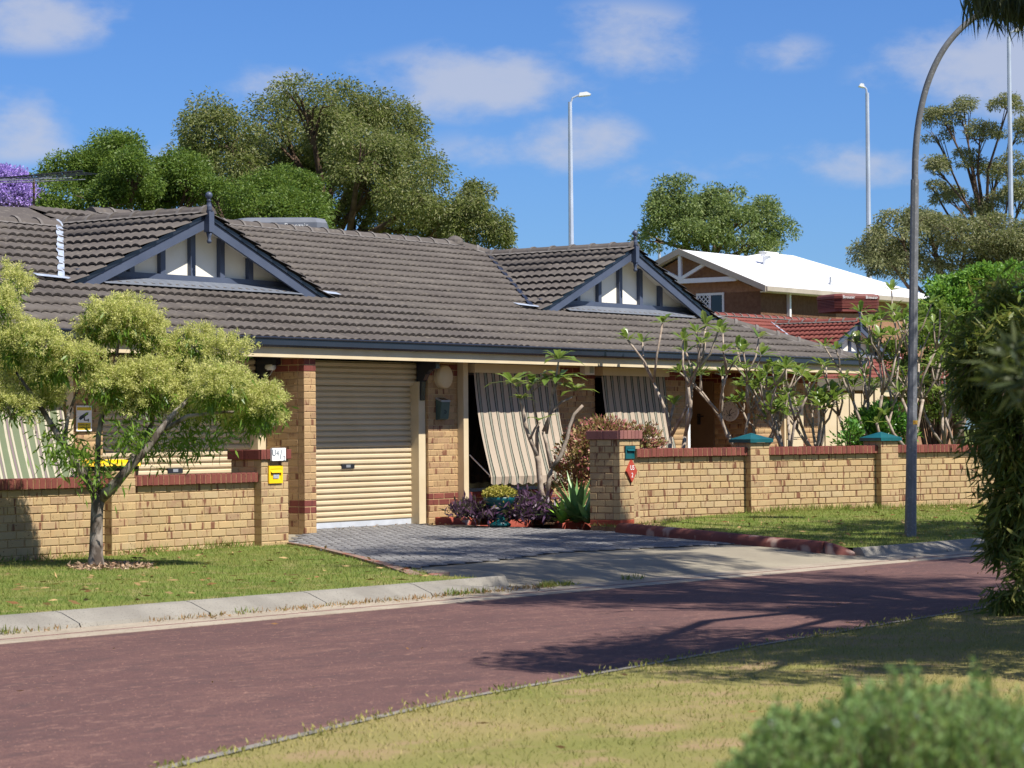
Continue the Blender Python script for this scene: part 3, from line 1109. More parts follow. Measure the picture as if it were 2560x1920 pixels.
def cap_mesh(mat, L_=.40):
    """ridge cap: an angled shell with a thick collar"""
    prof = [(-.135, -.055), (-.10, .0), (-.045, .036), (0, .045), (.045, .036), (.10, .0), (.135, -.055)]
    vs, fs = [], []
    n = len(prof)
    for x, k in ((0, 1.14), (.05, 1.14), (.051, 1.0), (L_, .96)):
        for a, b in prof: vs.append((x, a * k, b * k + (.010 if k > 1.05 else 0)))
    for i in range(3):
        for q in range(n - 1): fs.append((i * n + q, i * n + q + 1, (i + 1) * n + q + 1, (i + 1) * n + q))
    fs.append(tuple(range(n))); fs.append(tuple(3 * n + q for q in range(n)))
    me = bpy.data.meshes.new('ridge_tile'); me.from_pydata(vs, [], fs); me.materials.append(mat); me.materials.append(BED)
    for q in range(n - 1): me.polygons[q].material_index = 1
    return me


CAPM = cap_mesh(TILE)
CAPR = cap_mesh(RTILE)


def ridge_line(parent, A, B, me, bed=True, drop=.0):
    A, B = Vector(A), Vector(B)
    d = (B - A); L_ = d.length; d.normalize()
    n = max(1, int(L_ / .385))
    up = Vector((0, 0, 1)); sd = up.cross(d).normalized(); up2 = d.cross(sd)
    for i in range(n):
        p = A + d * (i * L_ / n)
        Mx = Matrix(((d.x, sd.x, up2.x, p.x), (d.y, sd.y, up2.y, p.y), (d.z, sd.z, up2.z, p.z), (0, 0, 0, 1)))
        link('ridge_tile', me, parent, Mx)
    if bed:
        for sgn in (-1, 1):
            mb = MB()
            k = int(L_ / .075)
            vs = []
            for i in range(k + 1):
                q = A + d * (L_ * i / k)
                wv = .165 + .028 * abs(math.sin(i * math.pi / 2)) + (0.01 if i % 3 else 0)
                vs += [q + sd * sgn * .11 - up2 * .03, q + sd * sgn * wv - up2 * (.045 + (wv - .11) * .42 - .02)]
            mb.add(vs, [(2 * i, 2 * i + 1, 2 * i + 3, 2 * i + 2) for i in range(k)])
            mb.build('ridge_bedding', BED, parent)


def stuff_tiles(mats, me, mat, parent, name='roof_tiles', cut=()):
    TV = np.array([v.co[:] for v in me.vertices]); TF = np.array([p.vertices[:] for p in me.polygons])
    V, F = scatter_np(TV, TF, np.array(mats))
    mesh = mesh_np(name, V, F, mat)
    for co, no in cut:
        bm = bmesh.new(); bm.from_mesh(mesh)
        bmesh.ops.bisect_plane(bm, geom=bm.verts[:] + bm.edges[:] + bm.faces[:], plane_co=co, plane_no=no, clear_outer=True)
        bm.to_mesh(mesh); bm.free()
    return tag(link(name, mesh, parent), None, None, None, 'stuff')


GA_D, GA_Z, GA_H, GA_HW = 1.70, 3.14, 1.02, 2.30


def gablet(roof, tc, tme, tilemat, capme, single=0, GA_HW=2.30, GA_H=1.02):
    beta = math.atan(GA_H / GA_HW); cb, sb = math.cos(beta), math.sin(beta)
    zr = GA_Z + GA_H
    mats = []
    singles = []
    rows = int(round(GA_HW / cb / TG)); TGg = GA_HW / cb / rows
    for side in (-1, 1):
        for r in range(rows):
            a = r * TGg - .06
            zrow = GA_Z + a * sb
            dend = (zrow + .15 - EZ) / TANA + .35
            ncol = int((dend - (GA_D - .12)) / TW) + 1
            for k in range(ncol):
                D0 = GA_D - .12 + TW * k
                if side < 0:
                    xa, ya, za = Vector((0, -1, 0)), Vector((cb, 0, sb)), Vector((-sb, 0, cb))
                    o = Vector((tc - GA_HW + a * cb, D0 + TW, GA_Z + a * sb))
                else:
                    xa, ya, za = Vector((0, 1, 0)), Vector((-cb, 0, sb)), Vector((sb, 0, cb))
                    o = Vector((tc + GA_HW - a * cb, D0, GA_Z + a * sb))
                Mx = Matrix(((xa.x, ya.x, za.x, o.x), (xa.y, ya.y, za.y, o.y), (xa.z, ya.z, za.z, o.z), (0, 0, 0, 1)))
                if side < 0 and len(singles) < single and D0 + TW < dend - .2: singles.append(Mx)
                else: mats.append(Mx)
    g = bpy.data.objects.new('gablet', None); COL.objects.link(g); g.parent = roof
    for Mx in singles: link('roof_tile', tme, roof, Mx)
    stuff_tiles(mats, tme, tilemat, g, 'gablet_tiles')
    back = (zr - EZ) / TANA
    ridge_line(roof, (tc, GA_D - .10, zr + .05), (tc, back + .25, zr + .05), capme)
    # under-deck so nothing shows through
    MB().add([(tc - GA_HW, GA_D - .05, GA_Z - .01), (tc, GA_D - .05, zr - .01), (tc, back, zr - .01), (tc - GA_HW, GA_D - .05 + .01, GA_Z - .01)], [(0, 1, 2)]).build('deck', DARK, g)
    hw_ = GA_HW + .05
    for sd in (-1, 1):
        # barge board, its dark verge strip above and the lining behind
        zo = .0
        MB().prism([(tc, zr - .05), (tc + sd * hw_, GA_Z - .07), (tc + sd * (hw_ - .34), GA_Z - .07), (tc, zr - .20)], 'y', GA_D - .055, GA_D - .02).build('barge_board', NAVY, g)
        MB().prism([(tc, zr - .0), (tc + sd * (hw_ + .04), GA_Z - .035), (tc + sd * hw_, GA_Z - .075), (tc, zr - .055)], 'y', GA_D - .075, GA_D - .01).build('verge_trim', GUT, g)
        MB().prism([(tc, zr - .06), (tc + sd * hw_, GA_Z - .085), (tc + sd * hw_, GA_Z - .06), (tc, zr - .035)], 'y', GA_D - .02, GA_D + .27).build('verge_lining', GABLE, g)
    zb = EZ + TANA * (GA_D + .2) + .055
    MB().prism([(tc - GA_HW + .2, zb - .2), (tc + GA_HW - .2, zb - .2), (tc + GA_HW - .2, GA_Z + .06), (tc, zr - .04), (tc - GA_HW + .2, GA_Z + .06)], 'y', GA_D + .25, GA_D + .28).build('infill', GABLE, g)
    MB().box(tc - GA_HW + .36, tc + GA_HW - .36, GA_D + .18, GA_D + .25, zb - .02, zb + .085).build('bottom_rail', NAVY, g)
    bs = GA_HW * .23
    for k in range(-2, 3):
        x = tc + k * bs
        zt = zr - abs(k) * bs * GA_H / GA_HW - .05
        if zt > zb + .12: MB().box(x - .045, x + .045, GA_D + .185, GA_D + .25, zb + .08, zt).build('batten', NAVY, g)
    fin = MB().lathe([(.0, -.40), (.028, -.39), (.034, -.365), (.020, -.34), (.030, -.30), (.042, -.25)], 10, (tc, GA_D - .10, zr))
    fin2 = MB().box(tc - .048, tc + .048, GA_D - .148, GA_D - .052, zr - .25, zr + .02); fin2.build('finial_post', NAVY, g)
    fin.build('finial_drop', NAVY, g, True)
    fin = MB()
    fin.lathe([(.055, .02), (.034, .06), (.042, .075), (.036, .10), (.022, .155), (.036, .165), (.018, .175), (.020, .185), (.043, .21), (.048, .235), (.040, .26), (.015, .278)], 12, (tc, GA_D - .10, zr))
    fin.build('finial', NAVY, g, True)
    # lead apron in front of the gable face
    mb = MB()
    for i in range(29):
        x0 = tc - 1.88 + i * .13
        d0 = GA_D - .10; d1 = GA_D + .17
        mb.add([(x0, d0, EZ + TANA * d0 + .075), (x0 + .13, d0, EZ + TANA * d0 + .075), (x0 + .13, d1, EZ + TANA * d1 + .08), (x0, d1, EZ + TANA * d1 + .08)], [(0, 1, 2, 3)])
    mb.build('apron_flashing', LEAD, g)
    # valley metal on the visible side, with ragged edge
    A = Vector((tc - GA_HW - .05, GA_D, GA_Z + .04)); B = Vector((tc - .02, back, zr + .03))
    mb = MB(); rr = random.Random(int(tc * 10) + 3)
    vs = []
    k = 22
    for i in range(k + 1):
        q = A.lerp(B, i / k)
        wv = .09 + rr.uniform(-.02, .03)
        vs += [q + Vector((.02, 0, .03)), q + Vector((-wv, 0, .035))]
    mb.add(vs, [(2 * i, 2 * i + 1, 2 * i + 3, 2 * i + 2) for i in range(k)])
    mb.build('valley_flashing', ZINC if tc < 1 else GUT, g)
    mb = MB()
    mb.add([A + Vector((-.45, -.02, .045)), A + Vector((.15, -.10, .015)), A + Vector((.15, .08, .06)), A + Vector((-.40, .12, .085))], [(0, 1, 2, 3)])
    mb.build('valley_foot', ZINC, g)
    mb = MB()
    Bf = Vector((tc + GA_HW, GA_D, GA_Z + .05))
    mb.add([Bf + Vector((-.1, -.05, .03)), Bf + Vector((.28, -.06, .02)), Bf + Vector((.30, .06, .06)), Bf + Vector((-.1, .1, .08))], [(0, 1, 2, 3)])
    mb.build('valley_foot', ZINC, g)
    return g


HT0, HT1 = -9.0, 14.75                              # eave run
RD_L, RD_R = 4.15, 5.0                              # ridge setback before / after the first gablet
house = thing('brick_house', 'long single-storey brick unit under a dark brown tiled roof with two gablets', 'house', (HO.x, HO.y, 0), HPHI)
roof = bpy.data.objects.new('roof', None); COL.objects.link(roof); roof.parent = house
G1, G2 = -.02, 10.15
# tiles on the street slope
tl = []
rr = random.Random(9)
nrow = int((RD_R + .15) / math.cos(ALPHA) / TG) + 1
for r in range(nrow):
    a = r * TG - .09
    Dm = a * math.cos(ALPHA)
    t = HT0
    while t < HT1:
        Dl = RD_L if t < G1 - .1 else RD_R
        if Dm < Dl - .10 and t + Dm < HT1 - .02:
            w = hw(t + .15, Dm)
            inside = any(abs(t + .15 - g) < GA_HW * (1 - max(0, (Dm - GA_D) / 2.6)) - .35 and Dm > GA_D + .3 for g in (G1, G2))
            px = 1280 + FPX * w.x / w.y
            cross = t + TW + Dm + TG > HT1 - .3
            Mx = MAIN @ Matrix.Translation((t, a, .0 + rr.uniform(0, .003))) @ Matrix.Rotation(rr.uniform(-.004, .004), 4, 'Z')
            tl.append((w.y if (20 < px < 2300 and not inside and not cross and (px > 560 or Dm > 1.1)) else 1e6 + w.y, Mx, inside))
        t += TW
tl.sort(key=lambda q: q[0])
for q in tl[:240]: link('roof_tile', TME, roof, q[1])
s2 = math.sqrt(.5)
stuff_tiles([q[1] for q in tl[240:] if not q[2]], TME, TILE, roof, 'roof_tiles', [((HT1, 0, 0), (s2, s2, 0))])
# deck, rear slope and hip end
zrr = EZ + TANA * RD_R; zrl = EZ + TANA * RD_L
te = HT1 - RD_R
dk = MB()
dk.add([(HT0, -.05, EZ - .03), (HT1, -.05, EZ - .03), (te, RD_R, zrr - .03), (G1, RD_R, zrr - .03), (G1, RD_L, zrl - .03), (HT0, RD_L, zrl - .03)], [(0, 1, 2, 3, 4, 5)])
dk.build('deck', DARK, roof)
bk = MB()
bk.add([(G1, RD_R, zrr), (te, RD_R, zrr), (HT1, 2 * RD_R, EZ), (HT0, 2 * RD_R, EZ), (HT0, RD_L, zrl), (G1, RD_L, zrl)], [(0, 1, 2, 3), (0, 3, 4, 5)])
bk.add([(HT1, 0, EZ - .01), (HT1, 2 * RD_R, EZ), (te, RD_R, zrr)], [(0, 1, 2)])
bk.build('rear_slope', TILE, roof)
ridge_line(roof, (te + .1, RD_R, zrr + .05), (G1 + 1.2, RD_R, zrr + .05), CAPM)
ridge_line(roof, (HT0, RD_L, zrl + .05), (G1 - .3, RD_L, zrl + .05), CAPM)
ridge_line(roof, (HT1 + .02, -.08, EZ + .03), (te + .05, RD_R, zrr + .06), CAPM)
MB().lathe([(.16, -.03), (.15, .05), (.09, .10), (.02, .125)], 10, (te, RD_R, zrr + .05)).build('ridge_tile', TILE, roof)
gablet(roof, G1, TME, TILE, CAPM, 30, 2.46, 1.03)
gablet(roof, G2, TME, TILE, CAPM, 30, 2.66, 1.13)
# gutter, fascia, soffit
gp = [(-.02, 2.36), (-.13, 2.36), (-.145, 2.385), (-.145, 2.455), (-.16, 2.462), (-.163, 2.478), (-.15, 2.487), (-.135, 2.48), (-.13, 2.40), (-.02, 2.40)]
MB().prism(gp, 'x', HT0, HT1 + .15).build('gutter', GUT, roof)
MB().prism([(HT1 + .02 - (p[0] + .02), p[1]) for p in gp], 'y', -.14, 9.5).build('gutter', GUT, roof)
MB().box(HT0, HT1 + .06, -.068, -.036, 2.235, 2.46).build('fascia', CREAM, roof)
MB().box(HT1 + .03, HT1 + .058, -.034, 9.5, 2.235, 2.46).build('fascia', CREAM, roof)
MB().box(HT0, HT1 + .03, -.038, .62, 2.262, 2.272).build('soffit', CREAM, roof)
MB().box(9.9, HT1 - .02, .62, 3.2, 2.262, 2.272).build('soffit', CREAM, roof)

# walls: cores then bricks
RED = (3, 4, 24, 25)
wall = bpy.data.objects.new('wall', None); COL.objects.link(wall); wall.parent = house
core = MB()
for (a, b) in ((HT0, -3.0), (3.33, 4.23), (6.30, 7.46), (9.31, 10.06), (12.285, 14.4)):
    core.box(a + .004, b - .004, .606, .84, -.2, 2.30)
core.box(.006, .224, .006, .9, -.2, 2.262)
for (a, b) in ((4.22, 6.31), (7.45, 9.32)): core.box(a, b, .606, .84, -.2, .42)
for (a, b) in ((4.22, 6.31), (7.45, 9.32)): core.box(a, b, .62, .84, 2.14, 2.30)
core.box(HT0 + .01, 10.06, 1.05, 9.0, -.2, 2.40)
core.box(10.06, 12.285, 1.95, 9.0, -.2, 2.40)
core.box(12.289, 14.40, .85, 9.0, -.2, 2.40)
core.box(9.9, 10.056, .85, 1.9, -.2, 2.3)
core.build('mortar', MORT, wall)
pile = Pile()
kw = dict(mat=HBRICK, red=RED, redmat=REDB)
brick_field(wall, 0, .23, 0, 26, **kw)                                                    # pier front
brick_field(wall, -.86, -.11, 0, 26, ang=-math.pi / 2, phase=1, **kw)                     # pier side
brick_field(wall, 3.33, 4.235, 0, 26, org=(0, .6), phase=1, **kw)                         # column
brick_field(wall, 6.29, 7.47, 4 * .086, 22, org=(0, .6), mat=HBRICK, red=(20, 21), redmat=REDB, pile=pile)
brick_field(wall, 9.30, 10.06, 0, 26, org=(0, .6), pile=pile, **kw)
for (a, b) in ((4.235, 6.29), (7.47, 9.30)):
    brick_field(wall, a, b, 0, 5, org=(0, .6), mat=REDB, redmat=REDB, pile=pile)
brick_field(wall, 6.29, 7.47, 0, 4, org=(0, .6), pile=pile, **kw)
brick_field(wall, -1.95, -.71, 0, 26, org=(12.285, 0), ang=-math.pi / 2, pile=pile, phase=1, **kw)    # porch return
brick_field(wall, 12.285, 14.4, 0, 26, org=(0, .6), pile=pile, **kw)
brick_field(wall, -3.5, -2.96, 0, 26, org=(0, .6), pile=pile, **kw)
brick_field(wall, HT0, -6.2, 0, 26, org=(0, .6), pile=pile, **kw)
pile.build('brickwork', wall)


# roller doors
def slat_mesh(L_):
    prof = [(.010, .0), (-.012, .007), (-.020, .020), (-.020, .048), (-.012, .060), (.010, .067), (.010, .0765)]
    mb = MB()
    vs = [(0, a, b) for a, b in prof] + [(L_, a, b) for a, b in prof]
    n = len(prof)
    mb.add(vs, [(i, i + 1, n + i + 1, n + i) for i in range(n - 1)])
    return mb.mesh('slat', DOORC)


def roller_door(a, b, hx):
    d = bpy.data.objects.new('roller_door', None); COL.objects.link(d); d.parent = house
    sm = slat_mesh(b - a)
    z = .085
    while z < 1.90:
        link('slat', sm, d, Matrix.Translation((a, .80, z))); z += .0765
    for k in range(4): link('slat', sm, d, Matrix.Translation((a, .735, 1.935 + k * .0775)))
    MB().box(a, b, .79, .815, .012, .085).build('bottom_rail', M('rail_grey', S(196, 200, 206), S(180, 184, 190), 4, .4, .5), d)
    MB().box(a, b, .742, .80, 1.92, 1.938).build('head_rail', DOORC, d)
    MB().box(a - .02, b + .02, .815, 1.04, -.02, 2.27).build('backing', DARK, d)
    h = MB().box(hx - .13, hx + .13, .766, .79, .80, .858).build('handle', BLACKP, d)
    MB().box(hx - .045, hx + .045, .764, .7685, .815, .850).build('lock_plate', ALU, h)
    return d


P_ = hw(0, .78)
roller_door(.225, 3.25, on_plane(869, 1167, P_, HPHI)[0])
roller_door(-2.96, -.12, on_plane(437, 1174, P_, HPHI)[0])
for x in (3.17, -.16):
    pb = MB().box(x, x + .15, .645, .86, 0, 1.98).build('door_post', CREAM, house)
    MB().prism([(.61, 1.98), (.625, 1.72), (.70, 1.72), (.70, 2.25), (.36, 2.25), (.36, 2.16), (.47, 2.14), (.54, 2.08), (.58, 2.0)], 'x', x + .03, x + .12).build('bracket', GUT, house)
MB().box(-3.02, -2.93, .70, .86, 0, 1.98).build('door_post', CREAM, house)
MB().box(4.0, 4.11, .49, .597, 0, 2.262).build('verandah_post', CREAM, house)
MB().box(-3.66, -3.55, .49, .597, 0, 2.262).build('verandah_post', CREAM, house)
MB().box(3.985, 4.125, .475, .6, .0, .05).build('post_shoe', WHITE, house)


# windows behind the blinds
def window(a, b):
    w = bpy.data.objects.new('window', None); COL.objects.link(w); w.parent = house
    MB().box(a, b, .745, .755, .42, 2.14).build('pane', GLASS, w)
    f = MB()
    f.box(a, b, .70, .744, .42, .47); f.box(a, b, .70, .744, 2.09, 2.14)
    for x in (a, (a + b) / 2 - .02, b - .045): f.box(x, x + .045, .70, .744, .47, 2.09)
    f.build('frame', ALU, w)
    MB().box(a - .01, b + .01, .555, .70, .375, .425).build('sill', REDB, w)


window(4.235, 6.29); window(7.47, 9.30); window(-6.2, -4.0)


def awning(a, b, mat, label, out=.30, zt=2.13, zb=.64, group=None):
    t = thing('window_awning', label, 'awning', hw(a, .0), HPHI)
    L_ = b - a
    MB().box(-.05, L_ + .05, .44, .60, zt - .01, zt + .115).build('cassette', CREAM, t)
    n = 40
    V, F = [], []
    m_ = 8
    for i in range(n + 1):
        x = L_ * i / n
        for j in range(m_ + 1):
            v = j / m_
            bow = .045 * math.sin(math.pi * v) + .016 * math.sin(i * .55 + 1.3 * v) * v + .006 * math.sin(i * 1.7 + 5 * v)
            V.append((x, .50 - out * v + bow, zt - (zt - zb) * v))
        sc = .05 + .035 * abs(math.sin(i / n * math.pi * 9))
        V.append((x, .50 - out + .01 + .01 * math.sin(i * .9), zb - sc - .04))
    k = m_ + 2
    for i in range(n):
        for j in range(k - 1): F.append((i * k + j, (i + 1) * k + j, (i + 1) * k + j + 1, i * k + j + 1))
    MB().add(V, F).build('canvas', mat, t)
    MB().tube([(0, .50 - out + .035, zb + .01), (L_, .50 - out + .035, zb + .01)], .014, 8).build('bottom_rail', mat, t)
    for x in (.02, L_ - .02): MB().tube([(x, .60, .95), (x, .50 - out + .02, zb)], .009, 6).build('arm', WHITE, t)
    return t


awning(4.26, 6.26, CANV_A, 'striped beige blind over the window behind the potted urn')
awning(7.50, 9.28, CANV_A, 'striped beige blind partly hidden behind the pink shrub')
awning(-6.25, -3.78, CANV_B, 'green and cream striped blind behind the small tree wall', .30, 2.13, .80)


# fittings on the walls
def drum_light(label, cx, cy, cz, ang, r=.165):
    t = thing('wall_light', label, 'light', hw(cx, cy, cz), HPHI + ang)
    MB().lathe([(.10, .0), (r, -.004), (r, -.05), (r * .97, -.085), (r * .85, -.10), (.02, -.104)], 24, (0, 0, 0), 'y').build('diffuser', CREAM, t, True)
    MB().lathe([(r * 1.02, .0), (r * 1.02, -.02), (r, -.021)], 24, (0, 0, 0), 'y').build('rim', CREAM, t)


def H_at(px, py, D):
    P = hw(0, D)
    return on_plane(px, py, P, HPHI)


a = H_at(1117, 942, .5)
drum_light('round cream wall light above the small number box', a[0], .6, a[1], 0)
a = H_at(1107, 1022, .55)
nb = thing('number_box', 'small green solar number box on brick column beside roller door', 'number light', hw(a[0], .6, a[1]), HPHI)
MB().prism([(-.03, -.155), (-.08, -.14), (-.11, .09), (-.10, .095), (-.005, .135), (0, .135), (0, -.155)], 'x', -.10, .09).build('case', M('grey_green', S(76, 98, 92), S(66, 86, 82), 4, .4, .4), nb)
MB().prism([(-.11, .118), (-.005, .158), (-.005, .138), (-.11, .098)], 'x', -.11, .10).build('solar_lid', ALU, nb)
MB().prism([(-.10, .1225), (-.02, .153), (-.02, .155), (-.10, .1245)], 'x', -.085, .075).build('solar_cell', GLASS, nb)
link('lettering', text_mesh('5', .13, BLACKP, 'lettering', .001), nb, Matrix.Translation((-.005, -.0985, -.03)) @ Matrix.Rotation(math.radians(82.5), 4, 'X'))
# porch: clock, light, screen door, meter box
def porch(px, py):
    P = hw(12.285, 0)
    d, z = on_plane(px, py, P, HPHI + math.pi / 2)
    return d, z


d, z = porch(1826, 1028)
ck = thing('wall_clock', 'round white wall clock under the porch light', 'clock', hw(12.285, d, z), HPHI - math.pi / 2)
MB().lathe([(.15, .0), (.172, -.004), (.172, -.028), (.16, -.034), (.155, -.024), (.01, -.024)], 32, (0, 0, 0), 'y').build('case', WHITE, ck)
INK2 = M('clock_ink', S(70, 76, 82), S(60, 66, 72), 5, .7, .2)
for k, ch in enumerate(('12', '1', '2', '3', '4', '5', '6', '7', '8', '9', '10', '11')):
    an = math.pi / 2 - k * math.pi / 6
    link('numeral', text_mesh(ch, .034, INK2, 'numeral', .0008), ck, Matrix.Translation((.122 * math.cos(an), -.0265, .122 * math.sin(an))) @ Matrix.Rotation(math.pi / 2, 4, 'X'))
dec = MB()
for (x0, z0, x1, z1) in ((-.06, -.075, .04, -.078), (0, -.075, -.05, -.03), (.005, -.075, .03, -.04), (.03, -.04, .09, -.02), (-.05, -.03, -.06, .02), (0, -.07, 0, -.02)):
    dec.tube([(x0, -.026, z0), (x1, -.026, z1)], .004, 5)
dec.build('motif', INK2, ck)
MB().tube([(0, -.030, 0), (.045, -.030, .04)], .005, 5).build('hour_hand', BLACKP, ck)
MB().tube([(0, -.032, 0), (.0, -.032, -.085)], .004, 5).build('minute_hand', BLACKP, ck)
d2, z2 = porch(1824, 968)
drum_light('round cream porch light above the wall clock', 12.285, d2, z2, -math.pi / 2, .15)
scd = thing('screen_door', 'brown screen door with dark lever handle in the porch', 'door', hw(12.285, 0, 0), HPHI - math.pi / 2)
MB().box(-1.94, -1.42, -.03, .0, .05, 2.1).build('panel', BROWND, scd)
dd, zz = porch(1750, 1048)
hb = MB(); hb.box(-dd - .03, -dd + .03, -.045, -.03, zz - .09, zz + .09); hb.tube([(-dd, -.045, zz + .05), (-dd, -.085, zz + .05), (-dd + .12, -.085, zz + .05)], .012, 6)
hb.build('handle', BLACKP, scd)
fr = MB().box(10.06, 10.13, .56, .68, 0, 2.262).build('door_jamb', WHITE, house)
MB().box(10.13, 10.17, .60, .66, .05, 2.1).build('screen_edge', ALU, house)
m0 = H_at(1965, 1060, .5); m1 = H_at(2005, 1060, .5)
mz0, mz1 = H_at(1985, 1097, .5)[1], H_at(1985, 1010, .5)[1]
mbx = thing('meter_box', 'cream steel meter box on the brick wall behind the frangipani stems', 'meter box', hw(m0[0], .6, 0), HPHI)
MB().box(0, m1[0] - m0[0], -.13, .0, mz0, mz1 + .1).build('case', CREAM, mbx)
MB().box(.02, m1[0] - m0[0] - .02, -.14, -.13, mz0 + .03, mz1 + .07).build('door', CREAM, mbx)
MB().box(0, m1[0] - m0[0], -.12, .0, mz0 - .5, mz0 - .015).build('lower_case', CREAM, mbx)
vx = 13.05
MB().box(vx, vx + .09, .50, .597, 0, 2.26).build('down_pipe', CREAM, house)
sb = thing('junction_box', 'small white junction box under the eave between two blinds', 'electrical box', hw(H_at(1462, 925, .6)[0], .6, H_at(1462, 925, .6)[1]), HPHI)
MB().box(-.13, .13, -.09, 0, -.075, .075).build('case', WHITE, sb)
MB().box(.0, .10, -.096, -.09, -.05, .05).build('lid', ALU, sb)
# security camera on the pier side
P = hw(0, 0)
dc, zc_ = on_plane(683, 918, hw(0, 0), HPHI + math.pi / 2)
sc_ = thing('security_camera', 'small white security camera under the eave on brick pier', 'camera', hw(0, dc, zc_), HPHI - math.pi / 2)
MB().lathe([(.03, 0), (.035, -.03), (.02, -.05), (.018, -.08)], 12, (0, 0, 0), 'y').build('base', WHITE, sc_)
MB().lathe([(.02, -.02), (.042, -.015), (.045, .09), (.040, .10)], 14, (.0, -.10, 0), 'x').build('body', WHITE, sc_, True)
MB().lathe([(.036, -.03), (.036, -.016), (.02, -.015)], 12, (.0, -.10, 0), 'x').build('lens', BLACKP, sc_)
MB().tube([(0, -.004, -.03), (-.05, -.004, -.10), (-.14, -.004, -.13), (-.24, -.004, -.19)], .004, 5).build('cable', WHITE, sc_)
# surveillance notice
s0 = H_at(207, 1046, .595)
sg = thing('surveillance_sign', 'white surveillance notice with black camera symbol and yellow panels', 'sign', hw(s0[0], .585, s0[1]), HPHI)
MB().box(-.125, .125, -.012, 0, -.15, .15).build('board', WHITE, sg)
SY = M('sign_yellow', S(226, 196, 40), S(216, 184, 34), 6, .5, .35)
MB().box(-.115, .115, -.014, -.012, .095, .132).build('yellow_panel', SY, sg)
MB().box(-.105, .105, -.014, -.012, -.135, -.05).build('yellow_panel', SY, sg)
cm = MB()
cm.prism([(-.085, -.005), (-.065, .025), (.05, .075), (.07, .05), (.04, .035), (-.06, -.02)], 'y', -.0150, -.012)
cm.prism([(-.005, .015), (.01, .02), (.01, -.015), (.06, -.015), (.06, -.005), (.075, -.005), (.075, -.038), (.06, -.038), (.06, -.027), (-.005, -.027)], 'y', -.0148, -.012)
cm.build('camera_symbol', BLACKP, sg)
for (tx, sz, zz) in (('SURVEILLANCE', .026, -.075), ('CAMERAS IN USE', .024, -.112)):
    link('lettering', text_mesh(tx, sz, BLACKP, 'lettering', .0006), sg, Matrix.Translation((0, -.0148, zz)) @ Matrix.Rotation(math.pi / 2, 4, 'X'))


# roof-top cooler and aerial
def cooler(label, loc, rz, lx, ly, h, mat, louvre=True, tilt=0.0):
    t = thing('air_cooler', label, 'cooler', loc, rz)
    def rr_(k, z, c=.16):
        x, y = lx / 2 * k, ly / 2 * k
        c = c * k
        return [(-x + c, -y, z), (x - c, -y, z), (x, -y + c, z), (x, y - c, z), (x - c, y, z), (-x + c, y, z), (-x, y - c, z), (-x, -y + c, z)]
    rings = [rr_(.94, 0), rr_(.94, h * .2)]
    nl = 6
    if louvre:
        for i in range(nl):
            z = h * (.2 + .5 * i / nl); rings += [rr_(.98, z), rr_(.98, z + h * .05), rr_(.93, z + h * .055)]
    rings += [rr_(1.0, h * .72), rr_(1.0, h * .86), rr_(.95, h * .96), rr_(.82, h)]
    mb = MB(); vs = []; fs = []
    for r_ in rings: vs += r_
    for i in range(len(rings) - 1):
        for k in range(8): fs.append((i * 8 + k, i * 8 + (k + 1) % 8, (i + 1) * 8 + (k + 1) % 8, (i + 1) * 8 + k))
    fs.append(tuple((len(rings) - 1) * 8 + k for k in range(8)))
    mb.add(vs, fs); mb.build('cabinet', mat, t)
    return t


pc = at_Y(702, 579, 41.5)
ckt = cooler('grey rooftop cooler with white lettering behind the dark tiled ridge', (pc.x, pc.y, pc.z - .43), HPHI - .9, 1.55, 1.2, .62, GREYP)
ckt2 = link('lettering', text_mesh('Breezair', .115, WHITE, 'lettering', .002), ckt, Matrix.Translation((.28, -.605, .475)) @ Matrix.Rotation(math.pi / 2, 4, 'X'))
pa = at_Y(85, 540, 37.0)
an = thing('tv_aerial', 'thin rooftop television aerial with many short rods', 'aerial', (pa.x, pa.y, pa.z - .8))
zt = at_Y(85, 447, 37.0).z
MB().tube([(0, 0, 0), (0, 0, zt - pa.z + .8)], .017, 6).build('mast', DBARK, an)
zb = zt - pa.z + .8
e = at_Y(215, 432, 37.0) - pa; s_ = at_Y(-30, 446, 37.0) - pa
MB().tube([(s_.x, 0, zb), (e.x, -.3, zb + .08)], .012, 6).build('boom', BLACKP, an)
for k in range(14):
    f_ = k / 13.0
    x = s_.x + (e.x - s_.x) * (.25 + .75 * f_)
    zz = zb + .08 * f_
    MB().tube([(x - .10, -.35, zz - .01), (x + .12, .30, zz + .01)], .006, 5).build('rod', BLACKP, an)
for k, (xa, xb, dz) in enumerate(((-.75, .62, -.03), (-.5, .72, -.05), (-.9, .3, -.01), (-.2, .78, -.04))):
    MB().tube([(xa, .05 * k, zb + dz), (xb, .05 * k - .3, zb + dz + .01)], .007, 5).build('rod', ALU, an)

